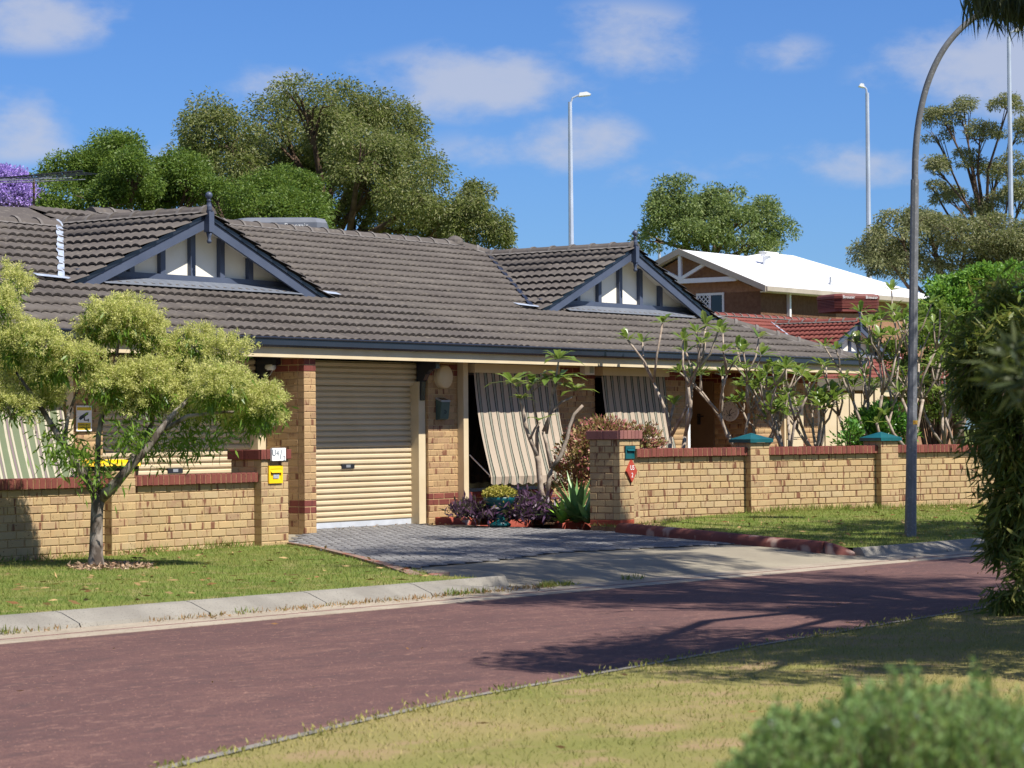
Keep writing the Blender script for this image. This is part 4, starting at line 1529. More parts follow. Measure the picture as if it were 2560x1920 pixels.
# wheelie bin behind the wall
pb = at_Y(270, 1158, 28.7)
wb = thing('wheelie_bin', 'wheelie bin with bright yellow lid behind the brick wall', 'bin', (pb.x, pb.y, 0), math.radians(20))
V = []
for (x, y, z) in ((.22, .24, .06), (.29, .33, .93)):
    V += [(-x, -y, z), (x, -y, z), (x, y, z), (-x, y, z)]
MB().add(V, [(3, 2, 1, 0), (4, 5, 6, 7), (0, 1, 5, 4), (1, 2, 6, 5), (2, 3, 7, 6), (3, 0, 4, 7)]).build('body', M('bin_green', S(58, 44, 34), S(48, 36, 30), 3, .5, .4), wb)
lid = MB()
lid.add([(-.31, -.36, .93), (.31, -.36, .93), (.31, .36, .93), (-.31, .36, .93), (-.30, -.35, .965), (.30, -.35, .965), (.30, .35, .965), (-.30, .35, .965), (-.20, -.22, 1.0), (.20, -.22, 1.0), (.20, .24, 1.0), (-.20, .24, 1.0)],
        [(0, 1, 5, 4), (1, 2, 6, 5), (2, 3, 7, 6), (3, 0, 4, 7), (4, 5, 9, 8), (5, 6, 10, 9), (6, 7, 11, 10), (7, 4, 8, 11), (8, 9, 10, 11)])
lid.build('lid', YELL, wb)
for s in (-1, 1): MB().lathe([(.02, s * .20), (.10, s * .20), (.10, s * .25), (.02, s * .25)], 14, (0, .30, .10), 'x').build('wheel', BLACKP, wb)
MB().tube([(-.25, .36, .90), (-.22, .42, .91), (.22, .42, .91), (.25, .36, .90)], .016, 6).build('handle', BLACKP, wb)

# lamp post
lp = at(2276, 1330, .03)
ld = thing('lamp_post', 'tall grey steel street lamp post with curved arm on the verge', 'lamp post', (lp.x, lp.y, gz(lp.x, lp.y)))
Yl = lp.y
base = Vector((lp.x, lp.y, gz(lp.x, lp.y)))
def L_(px, py): return at_Y(px, py, Yl) - base
j = L_(2287, 449)
MB().tube([(0, 0, -.3), (0, 0, 0), L_(2282, 900), j], [.072, .072, .056, .050], 8).build('column', METAL, ld)
ctl = [j + Vector((0, 0, -.15)), L_(2289, 380), L_(2300, 285), L_(2324, 195), L_(2367, 112), L_(2430, 48), L_(2510, 4), L_(2600, -20), L_(2700, -32)]
arc = []
for i in range(len(ctl) - 1):
    p0, p1, p2, p3 = ctl[max(i - 1, 0)], ctl[i], ctl[i + 1], ctl[min(i + 2, len(ctl) - 1)]
    for k in range(6):
        u_ = k / 6
        arc.append(.5 * ((2 * p1) + (p2 - p0) * u_ + (2 * p0 - 5 * p1 + 4 * p2 - p3) * u_ ** 2 + (3 * p1 - p0 - 3 * p2 + p3) * u_ ** 3))
arc.append(ctl[-1])
MB().tube(arc, [.043 - .011 * i / (len(arc) - 1) for i in range(len(arc))], 10).build('arm', METAL, ld, True)
e = arc[-1]
MB().prism([(-.1, -.05), (.55, -.03), (.62, 0), (.55, .05), (-.1, .06)], 'y', -.13, .13).xform(Matrix.Translation(e)).build('lamp_head', METAL, ld)
MB().tube([L_(2281, 1051) , L_(2281, 1061)], .0625, 8, False).build('yellow_band', M('band_yellow', S(196, 160, 50), S(150, 110, 40), 30, .6, .3), ld)

# ------------------------------------------------------------------ houses behind
WORG = at_Y(1912, 717, 75.0)
wh = thing('two_storey_house', 'brown brick two-storey house under a bright white metal roof', 'house', (WORG.x, WORG.y, 0), HPHI)
ez = WORG.z
wd = 6.0
PT = .42
r1 = ez + PT * 3.0
r2 = ez + PT * 3.62
wl = MB().box(.35, 12.1, .35, 7.2, -.5, ez - .1); wl.box(.35, 5, .35, wd - .35, -.5, ez + .05)
wl.prism([(.35, ez - .1), (wd - .35, ez - .1), (wd / 2, r1 - .15)], 'x', .36, .8)
wl.build('wall', WBRICK, wh)
rf = MB()
rf.add([(0, 0, ez), (5.2, 0, ez), (5.2, 3, r1), (0, 3, r1), (5.2, 6, ez), (0, 6, ez)], [(0, 1, 2, 3), (3, 2, 4, 5)])
rf.add([(4.3, 0, ez + .004), (12.4, 0, ez + .004), (8.1, 3.62, r2), (6.3, 3.62, r2), (4.0, 3.0, r1), (12.4, 7.24, ez), (4.3, 7.24, ez)], [(0, 1, 2, 3, 4), (2, 1, 5), (2, 5, 6, 3), (3, 6, 4)])
rfo = rf.build('roof', ROOFW, wh)
rb = MB()
n = int(11.4 / .25)
for i in range(n):                                       # standing ribs on the street slope
    x = .12 + i * .25
    top = 3.0 if x < 5.6 else min(3.6, 11.45 - x)
    if top > .1: rb.tube([(x, .01, ez + .012), (x, top, ez + PT * top + .012)], .014, 4, False)

MB().box(-.02, 12.45, -.10, .0, ez - .12, ez + .02).build('gutter', EAVEG, wh)
MB().box(.3, 12.2, .0, .34, ez - .14, ez - .10).build('soffit', WHITE, wh)
for sgn, a, b in ((1, 0.0, 3.0), (-1, 6.0, 3.0)):
    MB().prism([(a - sgn * .05, ez - .14), (b, r1 - .16), (b, r1 + .03), (a - sgn * .05, ez + .04)], 'x', -.06, -.01).build('barge_board', EAVEG, wh)
    MB().prism([(a, ez - .10), (b, r1 - .10), (b, r1 - .06), (a, ez - .06)], 'x', -.01, .36).build('verge_soffit', WHITE, wh)
tr = MB()
tr.box(.02, .10, 1.0, 5.0, ez + .22, ez + .36)
tr.tube([(.06, 3.0, ez + .3), (.06, 3.0, r1 - .15)], .07, 4); tr.tube([(.06, 3.0, ez + .35), (.06, 2.1, ez + .78)], .07, 4); tr.tube([(.06, 3.0, ez + .35), (.06, 3.9, ez + .78)], .07, 4)
tr.build('gable_truss', WHITE, wh)
P0 = Vector((WORG.x, WORG.y)) + HX * .35
def WG(px, py): return on_plane(px, py, P0, HPHI + math.pi / 2)
(wa, wz1), (wb_, wz0) = WG(1808, 737), WG(1745, 790)
win = bpy.data.objects.new('window', None); COL.objects.link(win); win.parent = wh
f = MB(); f.box(.31, .345, wa - .04, wb_ + .04, wz1, wz1 + .07)
for y in (wa - .04, (wa + wb_) / 2 - .03, wb_ - .02): f.box(.31, .345, y, y + .06, wz0 - .4, wz1)
f.build('frame', WHITE, win)
MB().box(.335, .349, wa, wb_, wz0 - .4, wz1).build('pane', GLASS, win)
lat = MB()
ym = (wa + wb_) / 2
nn = 7
for k in range(-nn, nn + 4):
    for sg_ in (-1, 1):
        y0 = ym + k * .14
        pts = []
        for z in (wz0 - .4, wz1):
            pts.append((y0 + sg_ * (z - wz0 + .2), z))
        (ya, za), (yb, zb_) = pts
        # clip to the half with the screen
        lo, hi = ym, wb_
        def clipt(ya, za, yb, zb_):
            t0, t1 = 0.0, 1.0
            dy = yb - ya
            for q, s in ((lo, 1), (hi, -1)):
                if abs(dy) < 1e-9: continue
                tq = (q - ya) / dy
                if dy * s > 0: t0 = max(t0, tq)
                else: t1 = min(t1, tq)
            return t0, t1
        t0, t1 = clipt(ya, za, yb, zb_)
        if t1 > t0: lat.tube([(.30, ya + (yb - ya) * t0, za + (zb_ - za) * t0), (.30, ya + (yb - ya) * t1, za + (zb_ - za) * t1)], .014, 4, False)
lat.build('screen', WHITE, win)
MB().box(1.9, 2.0, .24, .345, ez - 2.5, ez - .14).build('down_pipe', WHITE, wh)
vt = MB().lathe([(.13, -.2), (.13, .30), (.20, .31), (.20, .36), (.0, .40)], 12, (3.9, 2.2, ez + PT * 2.2)); vt.box(3.6, 4.5, 2.1, 2.3, ez + PT * 2.2 + .40, ez + PT * 2.2 + .43)
vt.build('flue', WHITE, wh)
MB().lathe([(.10, -.05), (.06, .06), (.035, .08), (.035, .25), (.0, .26)], 10, (5.4, .75, ez + PT * .75)).build('vent_pipe', ALU, wh)
MB().box(10.2, 11.0, .31, .345, ez - 1.6, ez - .5).build('window', GLASS, wh)

# red-tiled unit further along the street
NA = at_Y(2141, 782, 68.0)
NPHI = HPHI
no = Vector((NA.x, NA.y)) - Vector((-math.sin(NPHI), math.cos(NPHI))) * GA_D
rh = thing('red_roofed_house', 'neighbouring brick unit under a red tiled roof with one gablet', 'house', (no.x, no.y, 0), NPHI)
rroof = bpy.data.objects.new('roof', None); COL.objects.link(rroof); rroof.parent = rh
mats = []
for r in range(16):
    a = r * TG - .16
    for k in range(-26, 12):
        t = k * TW
        Dm = a * math.cos(ALPHA)
        if not (abs(t) < GA_HW * (1 - max(0, (Dm - GA_D) / 2.6)) - .4 and Dm > GA_D + .3):
            mats.append(MAIN @ Matrix.Translation((t, a, 0)))
stuff_tiles(mats, RTME, RTILE, rroof)
RDk = 4.75
zk = EZ + TANA * RDk
bk = MB(); bk.add([(-7.8, RDk, zk), (3.6, RDk, zk), (3.6, 9.5, EZ), (-7.8, 9.5, EZ)], [(0, 1, 2, 3)])
bk.add([(-7.8, 0, EZ - .02), (3.6, 0, EZ - .02), (3.6, RDk, zk - .03), (-7.8, RDk, zk - .03)], [(0, 1, 2, 3)])
bk.build('deck', RTILE, rroof)
ridge_line(rroof, (-7.8, RDk, zk + .05), (3.6, RDk, zk + .05), CAPR)
gablet(rroof, 0.0, RTME, RTILE, CAPR)
MB().prism(gp, 'x', -7.8, 3.6).build('gutter', GUT, rroof)
MB().box(-7.8, 3.6, -.018, .015, 2.1, 2.46).build('fascia', CREAM, rroof)
MB().box(-7.7, 3.5, .6, 9, -.3, 2.5).build('wall', WBRICK, rh)
MB().box(-7.7, 3.5, .015, .6, 2.26, 2.28).build('soffit', CREAM, rh)
pk = at_Y(2120, 760, 70.5)
rc = cooler('red louvred rooftop cooler on the red tiled roof', (pk.x, pk.y, pk.z - .24), HPHI - .55, 1.45, 1.3, .50, M('cooler_red', S(118, 64, 56), S(104, 56, 50), 3, .55, .3))
link('lettering', text_mesh('Breezair', .115, WHITE, 'lettering', .002), rc, Matrix.Translation((-.35, -.66, .395)) @ Matrix.Rotation(math.pi / 2, 4, 'X'))
link('lettering', text_mesh('Breezair', .115, WHITE, 'lettering', .002), rc, Matrix.Translation((.38, -.66, .395)) @ Matrix.Rotation(math.pi / 2, 4, 'X'))

# cream side gate and brick return beyond the house end
gt = thing('side_gate', 'cream boarded side gate between the house and the green shrub', 'gate', hw(14.45, 1.0, 0), HPHI - math.radians(18))
for k in range(6): MB().box(.02 + k * .30, .29 + k * .30, 0, .03, .05, 1.75 + (.15 if k > 2 else 0)).build('board', CREAM, gt)
MB().box(0, 1.85, .03, .08, .25, .33).box(0, 1.85, .03, .08, 1.4, 1.48).build('rail', CREAM, gt)
MB().box(1.82, 1.94, -.02, .10, -.1, 2.0).build('post', CREAM, gt)
pr = at_Y(2175, 985, 46.5)
bw = thing('brick_porch', 'buff brick porch return under a cream beam past the side gate', 'porch', (pr.x - .5, pr.y, 0), HPHI - math.pi / 2 + .1)
MB().box(-1.2, .5, .006, .3, -.3, 1.95).build('core', MORTD, bw)
brick_field(bw, -1.2, .5, 0, 23, mat=HBRICK)
brick_field(bw, 0, .3, 0, 23, org=(.5, 0), ang=math.pi / 2, mat=HBRICK)
MB().prism([(-1.6, 1.98), (1.3, 1.98), (1.3, 2.2), (-1.6, 2.2)], 'y', -.25, .35).build('beam', CREAM, bw)

# ------------------------------------------------------------------ far light poles
def far_pole(label, px, ptop, Y, arm, hd):
    b = at_Y(px, ptop, Y)
    t = thing('highway_light', label, 'light pole', (b.x, b.y, -.5), 0.0, None)
    h = b.z + .5
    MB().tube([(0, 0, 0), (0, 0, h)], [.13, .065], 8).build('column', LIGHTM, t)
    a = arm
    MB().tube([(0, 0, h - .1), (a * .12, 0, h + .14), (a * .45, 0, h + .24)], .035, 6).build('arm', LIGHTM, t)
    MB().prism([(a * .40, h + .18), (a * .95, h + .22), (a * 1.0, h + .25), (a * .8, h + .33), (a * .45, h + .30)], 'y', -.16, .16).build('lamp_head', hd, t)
    return t


far_pole('tall pale light pole rising behind the roof with a thin arm', 1425, 255, 86, .72, WHITE)
far_pole('tall pale light pole behind the white roofed house', 2168, 232, 90, -.30, WHITE)
far_pole('tall pale light pole standing in front of the sparse gum tree', 2522, 92, 88, .5, WHITE)
far_pole('short light pole beside the white roof gable', 1648, 605, 118, -.45, WHITE)

# ------------------------------------------------------------------ plants
RNG = np.random.default_rng(11)


def unit(v): return v / np.maximum(np.linalg.norm(v, axis=-1, keepdims=True), 1e-9)


def leaf_quads(P, A, L_, W_, rng, fold=.0):
    """diamond leaves: base P, axis A, length L_, width W_ (arrays)"""
    n = len(P)
    A = unit(A)
    r = unit(np.cross(A, rng.normal(size=(n, 3))))
    L_ = np.broadcast_to(L_, (n,))[:, None]; W_ = np.broadcast_to(W_, (n,))[:, None]
    up = np.cross(A, r)
    V = np.stack([P, P + A * L_ * .45 + r * W_ * .5 + up * W_ * fold, P + A * L_, P + A * L_ * .45 - r * W_ * .5 + up * W_ * fold], axis=1).reshape(-1, 3)
    F = np.arange(4 * n).reshape(n, 4)
    return V, F


def clump_points(rng, lobes, n, cr, clumps, lo=.55, zmin=-.6, flat=.65, jitter=1.0):
    """leaf points gathered in clumps spread through ellipsoid lobes -> points, outward dirs"""
    vol = np.array([l[3] * l[4] * l[5] for l in lobes]); vol = vol ** .67; vol /= vol.sum()
    which = rng.choice(len(lobes), size=clumps, p=vol)
    d = unit(rng.normal(size=(clumps, 3)))
    d[:, 2] = np.where(d[:, 2] < zmin, -d[:, 2], d[:, 2])
    fr = rng.uniform(lo, 1.0, size=(clumps, 1)) ** .7
    L = np.array(lobes)
    C = L[which, :3] + d * fr * L[which, 3:6]
    k = rng.integers(0, clumps, size=n)
    g = unit(rng.normal(size=(n, 3))) * rng.uniform(0, 1, (n, 1)) ** .45 * 1.75 * cr * np.array([1, 1, flat])
    sz = rng.uniform(.6, 1.4, size=clumps)[k][:, None]
    return C[k] + g * sz * .6, unit(d[k] + rng.normal(size=(n, 3)) * .6 * jitter), C


def dome_points(rng, lobes, n, clumps, r0, r1, lo=.45, zmin=-.45, flat=.9):
    """leaves on the upper shell of many small umbrella-shaped clumps"""
    L = np.array(lobes)
    vol = (L[:, 3] * L[:, 4] * L[:, 5]) ** .67; vol /= vol.sum()
    which = rng.choice(len(L), size=clumps, p=vol)
    d = unit(rng.normal(size=(clumps, 3)))
    d[:, 2] = np.where(d[:, 2] < zmin, -d[:, 2], d[:, 2])
    C = L[which, :3] + d * L[which, 3:6] * (rng.uniform(lo, 1.0, (clumps, 1)) ** .6) * .92
    R = rng.uniform(r0, r1, clumps)
    w = R ** 2; w /= w.sum()
    k = rng.choice(clumps, size=n, p=w)
    e = unit(rng.normal(size=(n, 3)) + d[k] * .45)
    e[:, 2] = np.where(e[:, 2] < -.72, -e[:, 2] * .6, e[:, 2])
    lump = 1 + .22 * np.sin(e[:, 0] * 5 + k) * np.sin(e[:, 1] * 5 + k * 1.7)
    rr = rng.uniform(0, 1, n) ** .33 * 1.02 * lump
    P = C[k] + e * (R[k] * rr)[:, None] * np.array([1, 1, flat])
    return P, unit(e + rng.normal(size=(n, 3)) * .7), C


def px_lobes(rows, Y, dY=1.0, rng=random.Random(1)):
    out = []
    for (x, y, rx, ry, *dd) in rows:
        yy = Y + (dd[0] if dd else rng.uniform(-dY, dY))
        c = at_Y(x, y, yy); s = yy / FPX
        out.append((c.x, c.y, c.z, rx * s, (rx + ry) / 2 * s, ry * s))
    return out


def branches(mb, root, top, lobes, r0, rng, sub=4):
    root = Vector(root); top = Vector(top)
    mb.tube([root, root.lerp(top, .5) + Vector((rng.uniform(-.1, .1), rng.uniform(-.1, .1), 0)), top], [r0, r0 * .8, r0 * .6], 8)
    for l in lobes:
        c = Vector(l[:3])
        st = root.lerp(top, rng.uniform(.55, 1.0))
        mid = st.lerp(c, .5) + Vector((rng.uniform(-.3, .3), rng.uniform(-.3, .3), rng.uniform(-.1, .3))) * (c - st).length * .25
        mb.tube([st, mid, c], [r0 * .5, r0 * .33, r0 * .16], 6, False)
        for k in range(sub):
            e = c + Vector((rng.uniform(-1, 1) * l[3], rng.uniform(-1, 1) * l[4], rng.uniform(-.3, .9) * l[5])) * .9
            m2 = c.lerp(e, .5) + Vector((0, 0, -.06 * l[5]))
            s2 = mid.lerp(c, rng.uniform(.4, 1))
            mb.tube([s2, m2, e], [r0 * .16, r0 * .09, r0 * .03], 5, False)
            mb.tube([m2, m2.lerp(e, .6) + Vector((rng.uniform(-1, 1) * l[3], rng.uniform(-1, 1) * l[4], rng.uniform(-.2, .6) * l[5])) * .35], [r0 * .07, r0 * .02], 4, False)


def make_tree(name, label, cat, rows, Y, base_px, leaf, L_, W_, n, cr, clumps, bark, r0, dY=1.5, seed=1, lo=.5, hang=0.0, zmin=-.6, flat=.65, top_px=None, extra=None, sub=4, lobes=None, dome=None):
    rng = np.random.default_rng(seed); rp = random.Random(seed)
    lobes = lobes or px_lobes(rows, Y, dY, rp)
    b = at_Y(base_px, 1070, Y); b.z = -.5
    t = thing(name, label, cat, (b.x, b.y, -.5))
    if dome: P, Dn, C = dome_points(rng, lobes, n, clumps, dome[0], dome[1], lo, zmin, flat)
    else: P, Dn, C = clump_points(rng, lobes, n, cr, clumps, lo, zmin, flat)
    A = Dn + np.array([0, 0, -hang])
    V, F = leaf_quads(P, A, L_ * rng.uniform(.6, 1.3, n), W_ * rng.uniform(.7, 1.2, n), rng, .15)
    V = V - np.array(b)
    link('crown', mesh_np('crown', V, F, leaf), t)
    mb = MB()
    lob = [(l[0] - b.x, l[1] - b.y, l[2] - b.z, l[3], l[4], l[5]) for l in lobes]
    zt = sum(l[2] for l in lob) / len(lob)
    xt = sum(l[0] for l in lob) / len(lob)
    branches(mb, (0, 0, 0), (xt * .6, 0, zt * .85), lob, r0, rp, sub)
    mb.build('trunk', bark, t, True)
    return t, lobes


G_OLIVE = M_leaf('olive_leaf', [S(82, 94, 50), S(106, 114, 62), S(128, 130, 78), S(94, 104, 56), S(142, 136, 92)], .35, .5, .3)
G_BRIGHT = M_leaf('bright_leaf', [S(64, 92, 34), S(88, 112, 42), S(110, 128, 54), S(76, 100, 38)], .33, .5, .3)
G_GUM = M_leaf('gum_leaf', [S(98, 104, 74), S(120, 122, 84), S(142, 138, 98), S(108, 110, 72)], .3, .5, .3)
G_MID = M_leaf('mid_leaf', [S(92, 112, 66), S(112, 128, 74), S(132, 142, 86), S(100, 118, 70)], .3, .5, .3)
G_LIME = M_leaf('fresh_leaf', [S(82, 124, 44), S(104, 146, 54), S(126, 162, 68)], .35, .45, .35)
G_JAC = M_leaf('jacaranda_flower', [S(172, 142, 222), S(190, 164, 234), S(156, 124, 208)], .3, .7, .1)
G_WIL = M_leaf('drooping_leaf', [S(66, 84, 36), S(88, 104, 44), S(114, 122, 56), S(140, 136, 70), S(76, 94, 40)], .32, .5, .3)
G_DARKN = M_leaf('dark_needle', [S(44, 56, 34), S(62, 72, 44), S(82, 88, 52)], .2, .5, .3)

# the broad dark gum behind the dark roof
big = [(560, 330, 95, 95), (480, 400, 70, 70), (700, 290, 90, 80), (560, 420, 90, 80), (770, 240, 80, 60), (860, 250, 90, 65), (960, 300, 90, 70), (850, 330, 100, 80), (1000, 390, 95, 85),
       (940, 440, 110, 90), (1060, 470, 80, 80), (1010, 540, 110, 75), (900, 540, 90, 70), (1120, 540, 60, 60), (700, 400, 90, 70), (780, 480, 80, 60), (640, 480, 70, 60), (900, 370, 90, 70), (640, 370, 70, 60), (760, 380, 80, 70), (820, 430, 80, 60), (520, 470, 70, 50), (690, 540, 80, 40), (560, 500, 60, 40)]
big = [(x, y + 34, rx, ry) for x, y, rx, ry in big]
make_tree('gum_tree', 'broad dark olive gum tree towering behind the dark tiled roof', 'tree', big, 58, 860, G_OLIVE, .085, .034, 145000, .62, 290, DBARK, .26, 2.4, 21, .35, .6, -.75, .85, sub=7, dome=(.26, .66))
make_tree('gum_tree', 'small loose olive gum tree beside the broad gum at its lower edge', 'tree', [(1190, 500, 42, 40), (1170, 560, 70, 50), (1230, 585, 40, 40), (1120, 590, 70, 40)], 56, 1190, G_OLIVE, .08, .030, 18000, .42, 50, DBARK, .12, .8, 22, .3, .6, -.8, .9, dome=(.16, .40))
make_tree('green_tree', 'bright green leafy tree behind the gablet with the aerial', 'tree', [(290, 390, 55, 40), (240, 430, 70, 50), (180, 460, 75, 55), (330, 450, 80, 55), (430, 450, 80, 55), (490, 470, 60, 55), (380, 500, 90, 50), (260, 510, 90, 45), (150, 520, 60, 40), (300, 365, 40, 25)], 48, 300, G_BRIGHT, .065, .030, 78000, .42, 150, DBARK, .2, 1.4, 23, .2, .35, -.8, .8, sub=6, dome=(.12, .48))
make_tree('green_tree', 'bright green leafy tree behind the grey rooftop cooler', 'tree', [(700, 480, 75, 50), (750, 500, 60, 50), (640, 520, 80, 45), (580, 545, 60, 40), (720, 545, 90, 45), (540, 500, 50, 40)], 47, 690, G_BRIGHT, .065, .030, 46000, .40, 90, DBARK, .17, 1.3, 24, .2, .35, -.8, .8, sub=6, dome=(.12, .46))
make_tree('jacaranda_tree', 'purple flowering jacaranda behind the rooftop aerial', 'tree', [(20, 490, 60, 45), (60, 505, 45, 35), (-40, 470, 60, 50), (10, 450, 40, 30), (110, 490, 16, 14), (30, 530, 60, 30)], 60, 0, G_JAC, .07, .04, 26000, .35, 80, DBARK, .18, .8, 25, .3, 0, dome=(.15, .42))
make_tree('street_tree', 'round mid green tree behind the white metal roof', 'tree', [(1750, 525, 66, 56), (1670, 545, 50, 46), (1700, 490, 46, 34), (1790, 490, 46, 40), (1840, 560, 62, 48), (1900, 545, 40, 40), (1935, 590, 36, 30), (1750, 600, 72, 46), (1640, 600, 32, 36), (1860, 615, 60, 34), (1650, 500, 22, 18), (1820, 480, 26, 20)], 108, 1770, G_MID, .15, .065, 36000, .80, 80, DBARK, .28, 2, 26, .3, .4, -.8, .85, sub=6, dome=(.32, .82))
make_tree('gum_tree', 'tall sparse gum tree behind the curved lamp post', 'tree', [(2360, 300, 50, 26), (2410, 280, 45, 26), (2340, 340, 40, 22), (2450, 340, 60, 30), (2520, 270, 50, 35), (2545, 330, 50, 40), (2430, 400, 55, 30), (2350, 430, 35, 28), (2480, 440, 50, 35), (2530, 420, 50, 40), (2380, 500, 50, 28), (2470, 520, 60, 34), (2550, 500, 50, 45), (2330, 470, 22, 16)], 92, 2490, G_GUM, .125, .040, 26000, .42, 110, DBARK, .15, 1.5, 27, .3, .6, -.6, .7, sub=5, dome=(.18, .46))
make_tree('gum_tree', 'dense grey-green gum tree behind the end of the white roof', 'tree', [(2250, 580, 75, 50), (2200, 620, 60, 50), (2330, 590, 80, 50), (2420, 600, 90, 55), (2500, 590, 80, 60), (2380, 650, 110, 50), (2240, 660, 80, 40), (2560, 640, 70, 60), (2310, 555, 40, 28)], 86, 2400, G_GUM, .115, .045, 52000, .62, 130, DBARK, .22, 1.5, 28, .3, .5, -.8, .85, sub=5, dome=(.24, .62))
make_tree('leafy_tree', 'fresh light green leafy tree behind the frangipani row', 'tree', [(2400, 720, 60, 40), (2460, 715, 70, 45), (2530, 720, 70, 50), (2380, 770, 60, 45), (2460, 790, 80, 60), (2550, 800, 70, 60), (2340, 800, 40, 40)], 47, 2470, G_LIME, .09, .045, 24000, .28, 100, DBARK, .12, .6, 29, .3, .3, dome=(.14, .36))


# the small street tree with lime-coloured flower sprays
def lime_tree():
    Y = 25.0
    b = at(240, 1418, -.02)
    Y = b.y
    t = thing('small_tree', 'small street tree with lime flower clusters in front of the brick wall', 'tree', (b.x, b.y, -.03))
    rng = np.random.default_rng(5); rp = random.Random(5)
    pads = [(301, 805, 95, 46), (359, 838, 62, 38), (249, 842, 54, 36), (492, 865, 54, 32), (567, 882, 52, 30), (463, 950, 88, 42), (550, 975, 88, 48), (652, 1022, 62, 52), (606, 1046, 60, 36), (492, 1025, 76, 34),
            (420, 902, 62, 28), (200, 905, 44, 30), (347, 955, 86, 36), (262, 962, 66, 34), (324, 1006, 76, 30), (394, 985, 60, 34), (104, 857, 52, 36), (35, 857, 55, 48), (116, 920, 58, 36), (52, 955, 78, 44), (112, 1000, 62, 30), (29, 1019, 60, 30), (29, 712, 42, 36), (12, 772, 36, 30), (-45, 880, 60, 60), (-50, 985, 60, 46)]
    lobes = px_lobes([(x, y, rx, ry, rp.uniform(-.38, .38)) for x, y, rx, ry in pads], Y)
    o = np.array((b.x, b.y, -.03))
    L = np.array(lobes)
    vol = (L[:, 3] * L[:, 5]); vol /= vol.sum()
    # flowers: feathery sprays standing off the top and outer side of every pad
    cl = 2300
    wc = rng.choice(len(L), size=cl, p=vol)
    d = unit(rng.normal(size=(cl, 3)) + np.array([.05, -.25, .45]))
    d[:, 2] = np.where(d[:, 2] < -.55, -d[:, 2] * .5, d[:, 2])
    C = L[wc, :3] + d * L[wc, 3:6] * np.array([1, 1, 1.2]) * rng.uniform(.40, .98, (cl, 1))
    n = 165000
    k = rng.integers(0, cl, n)
    ax = unit(d + rng.normal(size=(cl, 3)) * .35 + np.array([0, 0, .25]))
    f_ = rng.uniform(0, 1, n) ** .8
    ln_ = rng.uniform(.07, .17, cl)
    P = C[k] + ax[k] * (f_ * ln_[k])[:, None] + rng.normal(size=(n, 3)) * (.030 * (1.15 - .75 * f_))[:, None]
    A = unit(rng.normal(size=(n, 3)) + ax[k] * .9)
    V, F = leaf_quads(P - o, A, .026 * rng.uniform(.6, 1.5, n), .0095 * rng.uniform(.7, 1.5, n), rng)
    link('flowers', mesh_np('flowers', V, F, M_leaf('lime_flower', [S(206, 204, 128), S(218, 214, 146), S(194, 198, 112), S(224, 214, 158), S(184, 192, 102)], .5, .8, .05)), t)
    # leaves: long, hanging below each pad
    n = 6400
    cl = 420
    wc = rng.choice(len(L), size=cl, p=vol)
    d = unit(rng.normal(size=(cl, 3)) + np.array([0, -.1, -.55]))
    C = L[wc, :3] + d * L[wc, 3:6] * rng.uniform(.3, .85, (cl, 1))
    k = rng.integers(0, cl, n)
    P = C[k] + rng.normal(size=(n, 3)) * .055
    A = unit(rng.normal(size=(n, 3)) * .5 + d[k] * .25 + np.array([0, 0, -.8]))
    V, F = leaf_quads(P - o, A, .105 * rng.uniform(.6, 1.3, n), .020 * rng.uniform(.7, 1.3, n), rng, .2)
    V2, F2 = [], []
    sp = .6
    # sprigs low on the trunk
    for (x, y, m_) in ((160, 1130, 420), (210, 1150, 260), (330, 1090, 420), (250, 1190, 200), (390, 1110, 320), (470, 1100, 380), (540, 1085, 220), (150, 1080, 160)):
        c = np.array(at_Y(x, y, Y + rp.uniform(-.25, .25)))
        m_ = int(m_ * sp)
        Pp = c + rng.normal(size=(m_, 3)) * np.array([.13, .12, .10])
        Aa = unit(rng.normal(size=(m_, 3)) * .6 + np.array([0, 0, -.6]))
        v, f = leaf_quads(Pp - o, Aa, .12 * rng.uniform(.6, 1.3, m_), .022, rng, .2)
        V2.append(v); F2.append(f)
    off = len(V)
    for v, f in zip(V2, F2):
        F = np.concatenate([F, f + off]); V = np.concatenate([V, v]); off += len(v)
    link('leaves', mesh_np('leaves', V, F, M_leaf('willow_leaf', [S(72, 108, 34), S(98, 130, 44), S(126, 152, 58), S(84, 116, 38)], .4, .4, .4)), t)
    bb = Vector(o)
    def q(px, py, dy=0.0): return at_Y(px, py, Y + dy) - bb
    mb = MB()
    mb.tube([q(240, 1450), q(240, 1418), q(240, 1385), q(241, 1320), q(243, 1270), q(247, 1235)], [.095, .088, .070, .062, .062, .070], 12)
    mb.tube([q(243, 1250), q(222, 1208, -.05), q(180, 1140, -.1), q(140, 1080, -.1), q(90, 1000, 0), q(40, 930, 0)], [.045, .040, .034, .030, .022, .012], 8)
    mb.tube([q(245, 1245), q(243, 1180, .08), q(246, 1090, .1), q(262, 1000, .1), q(290, 900, .05), q(300, 830, 0)], [.035, .030, .027, .024, .018, .010], 8)
    mb.tube([q(252, 1245), q(278, 1222, -.08), q(320, 1172, -.12), q(372, 1115, -.15), q(430, 1040, -.1), q(500, 970, 0), q(570, 930, 0)], [.060, .054, .046, .040, .030, .020, .010], 10)
    mb.tube([q(310, 1185, -.1), q(340, 1130, .1), q(380, 1060, .2), q(395, 960, .15), q(390, 880, .1)], [.032, .026, .022, .018, .008], 7)
    mb.tube([q(160, 1110, -.1), q(170, 1040, .1), q(200, 960, .15), q(230, 880, .1)], [.022, .020, .015, .008], 6)
    mb.tube([q(400, 1080, -.1), q(470, 1040, -.2), q(560, 1030, -.15), q(620, 1030, -.1)], [.026, .020, .014, .007], 6)
    mb.build('trunk', BARK, t, True)
    mb = MB()
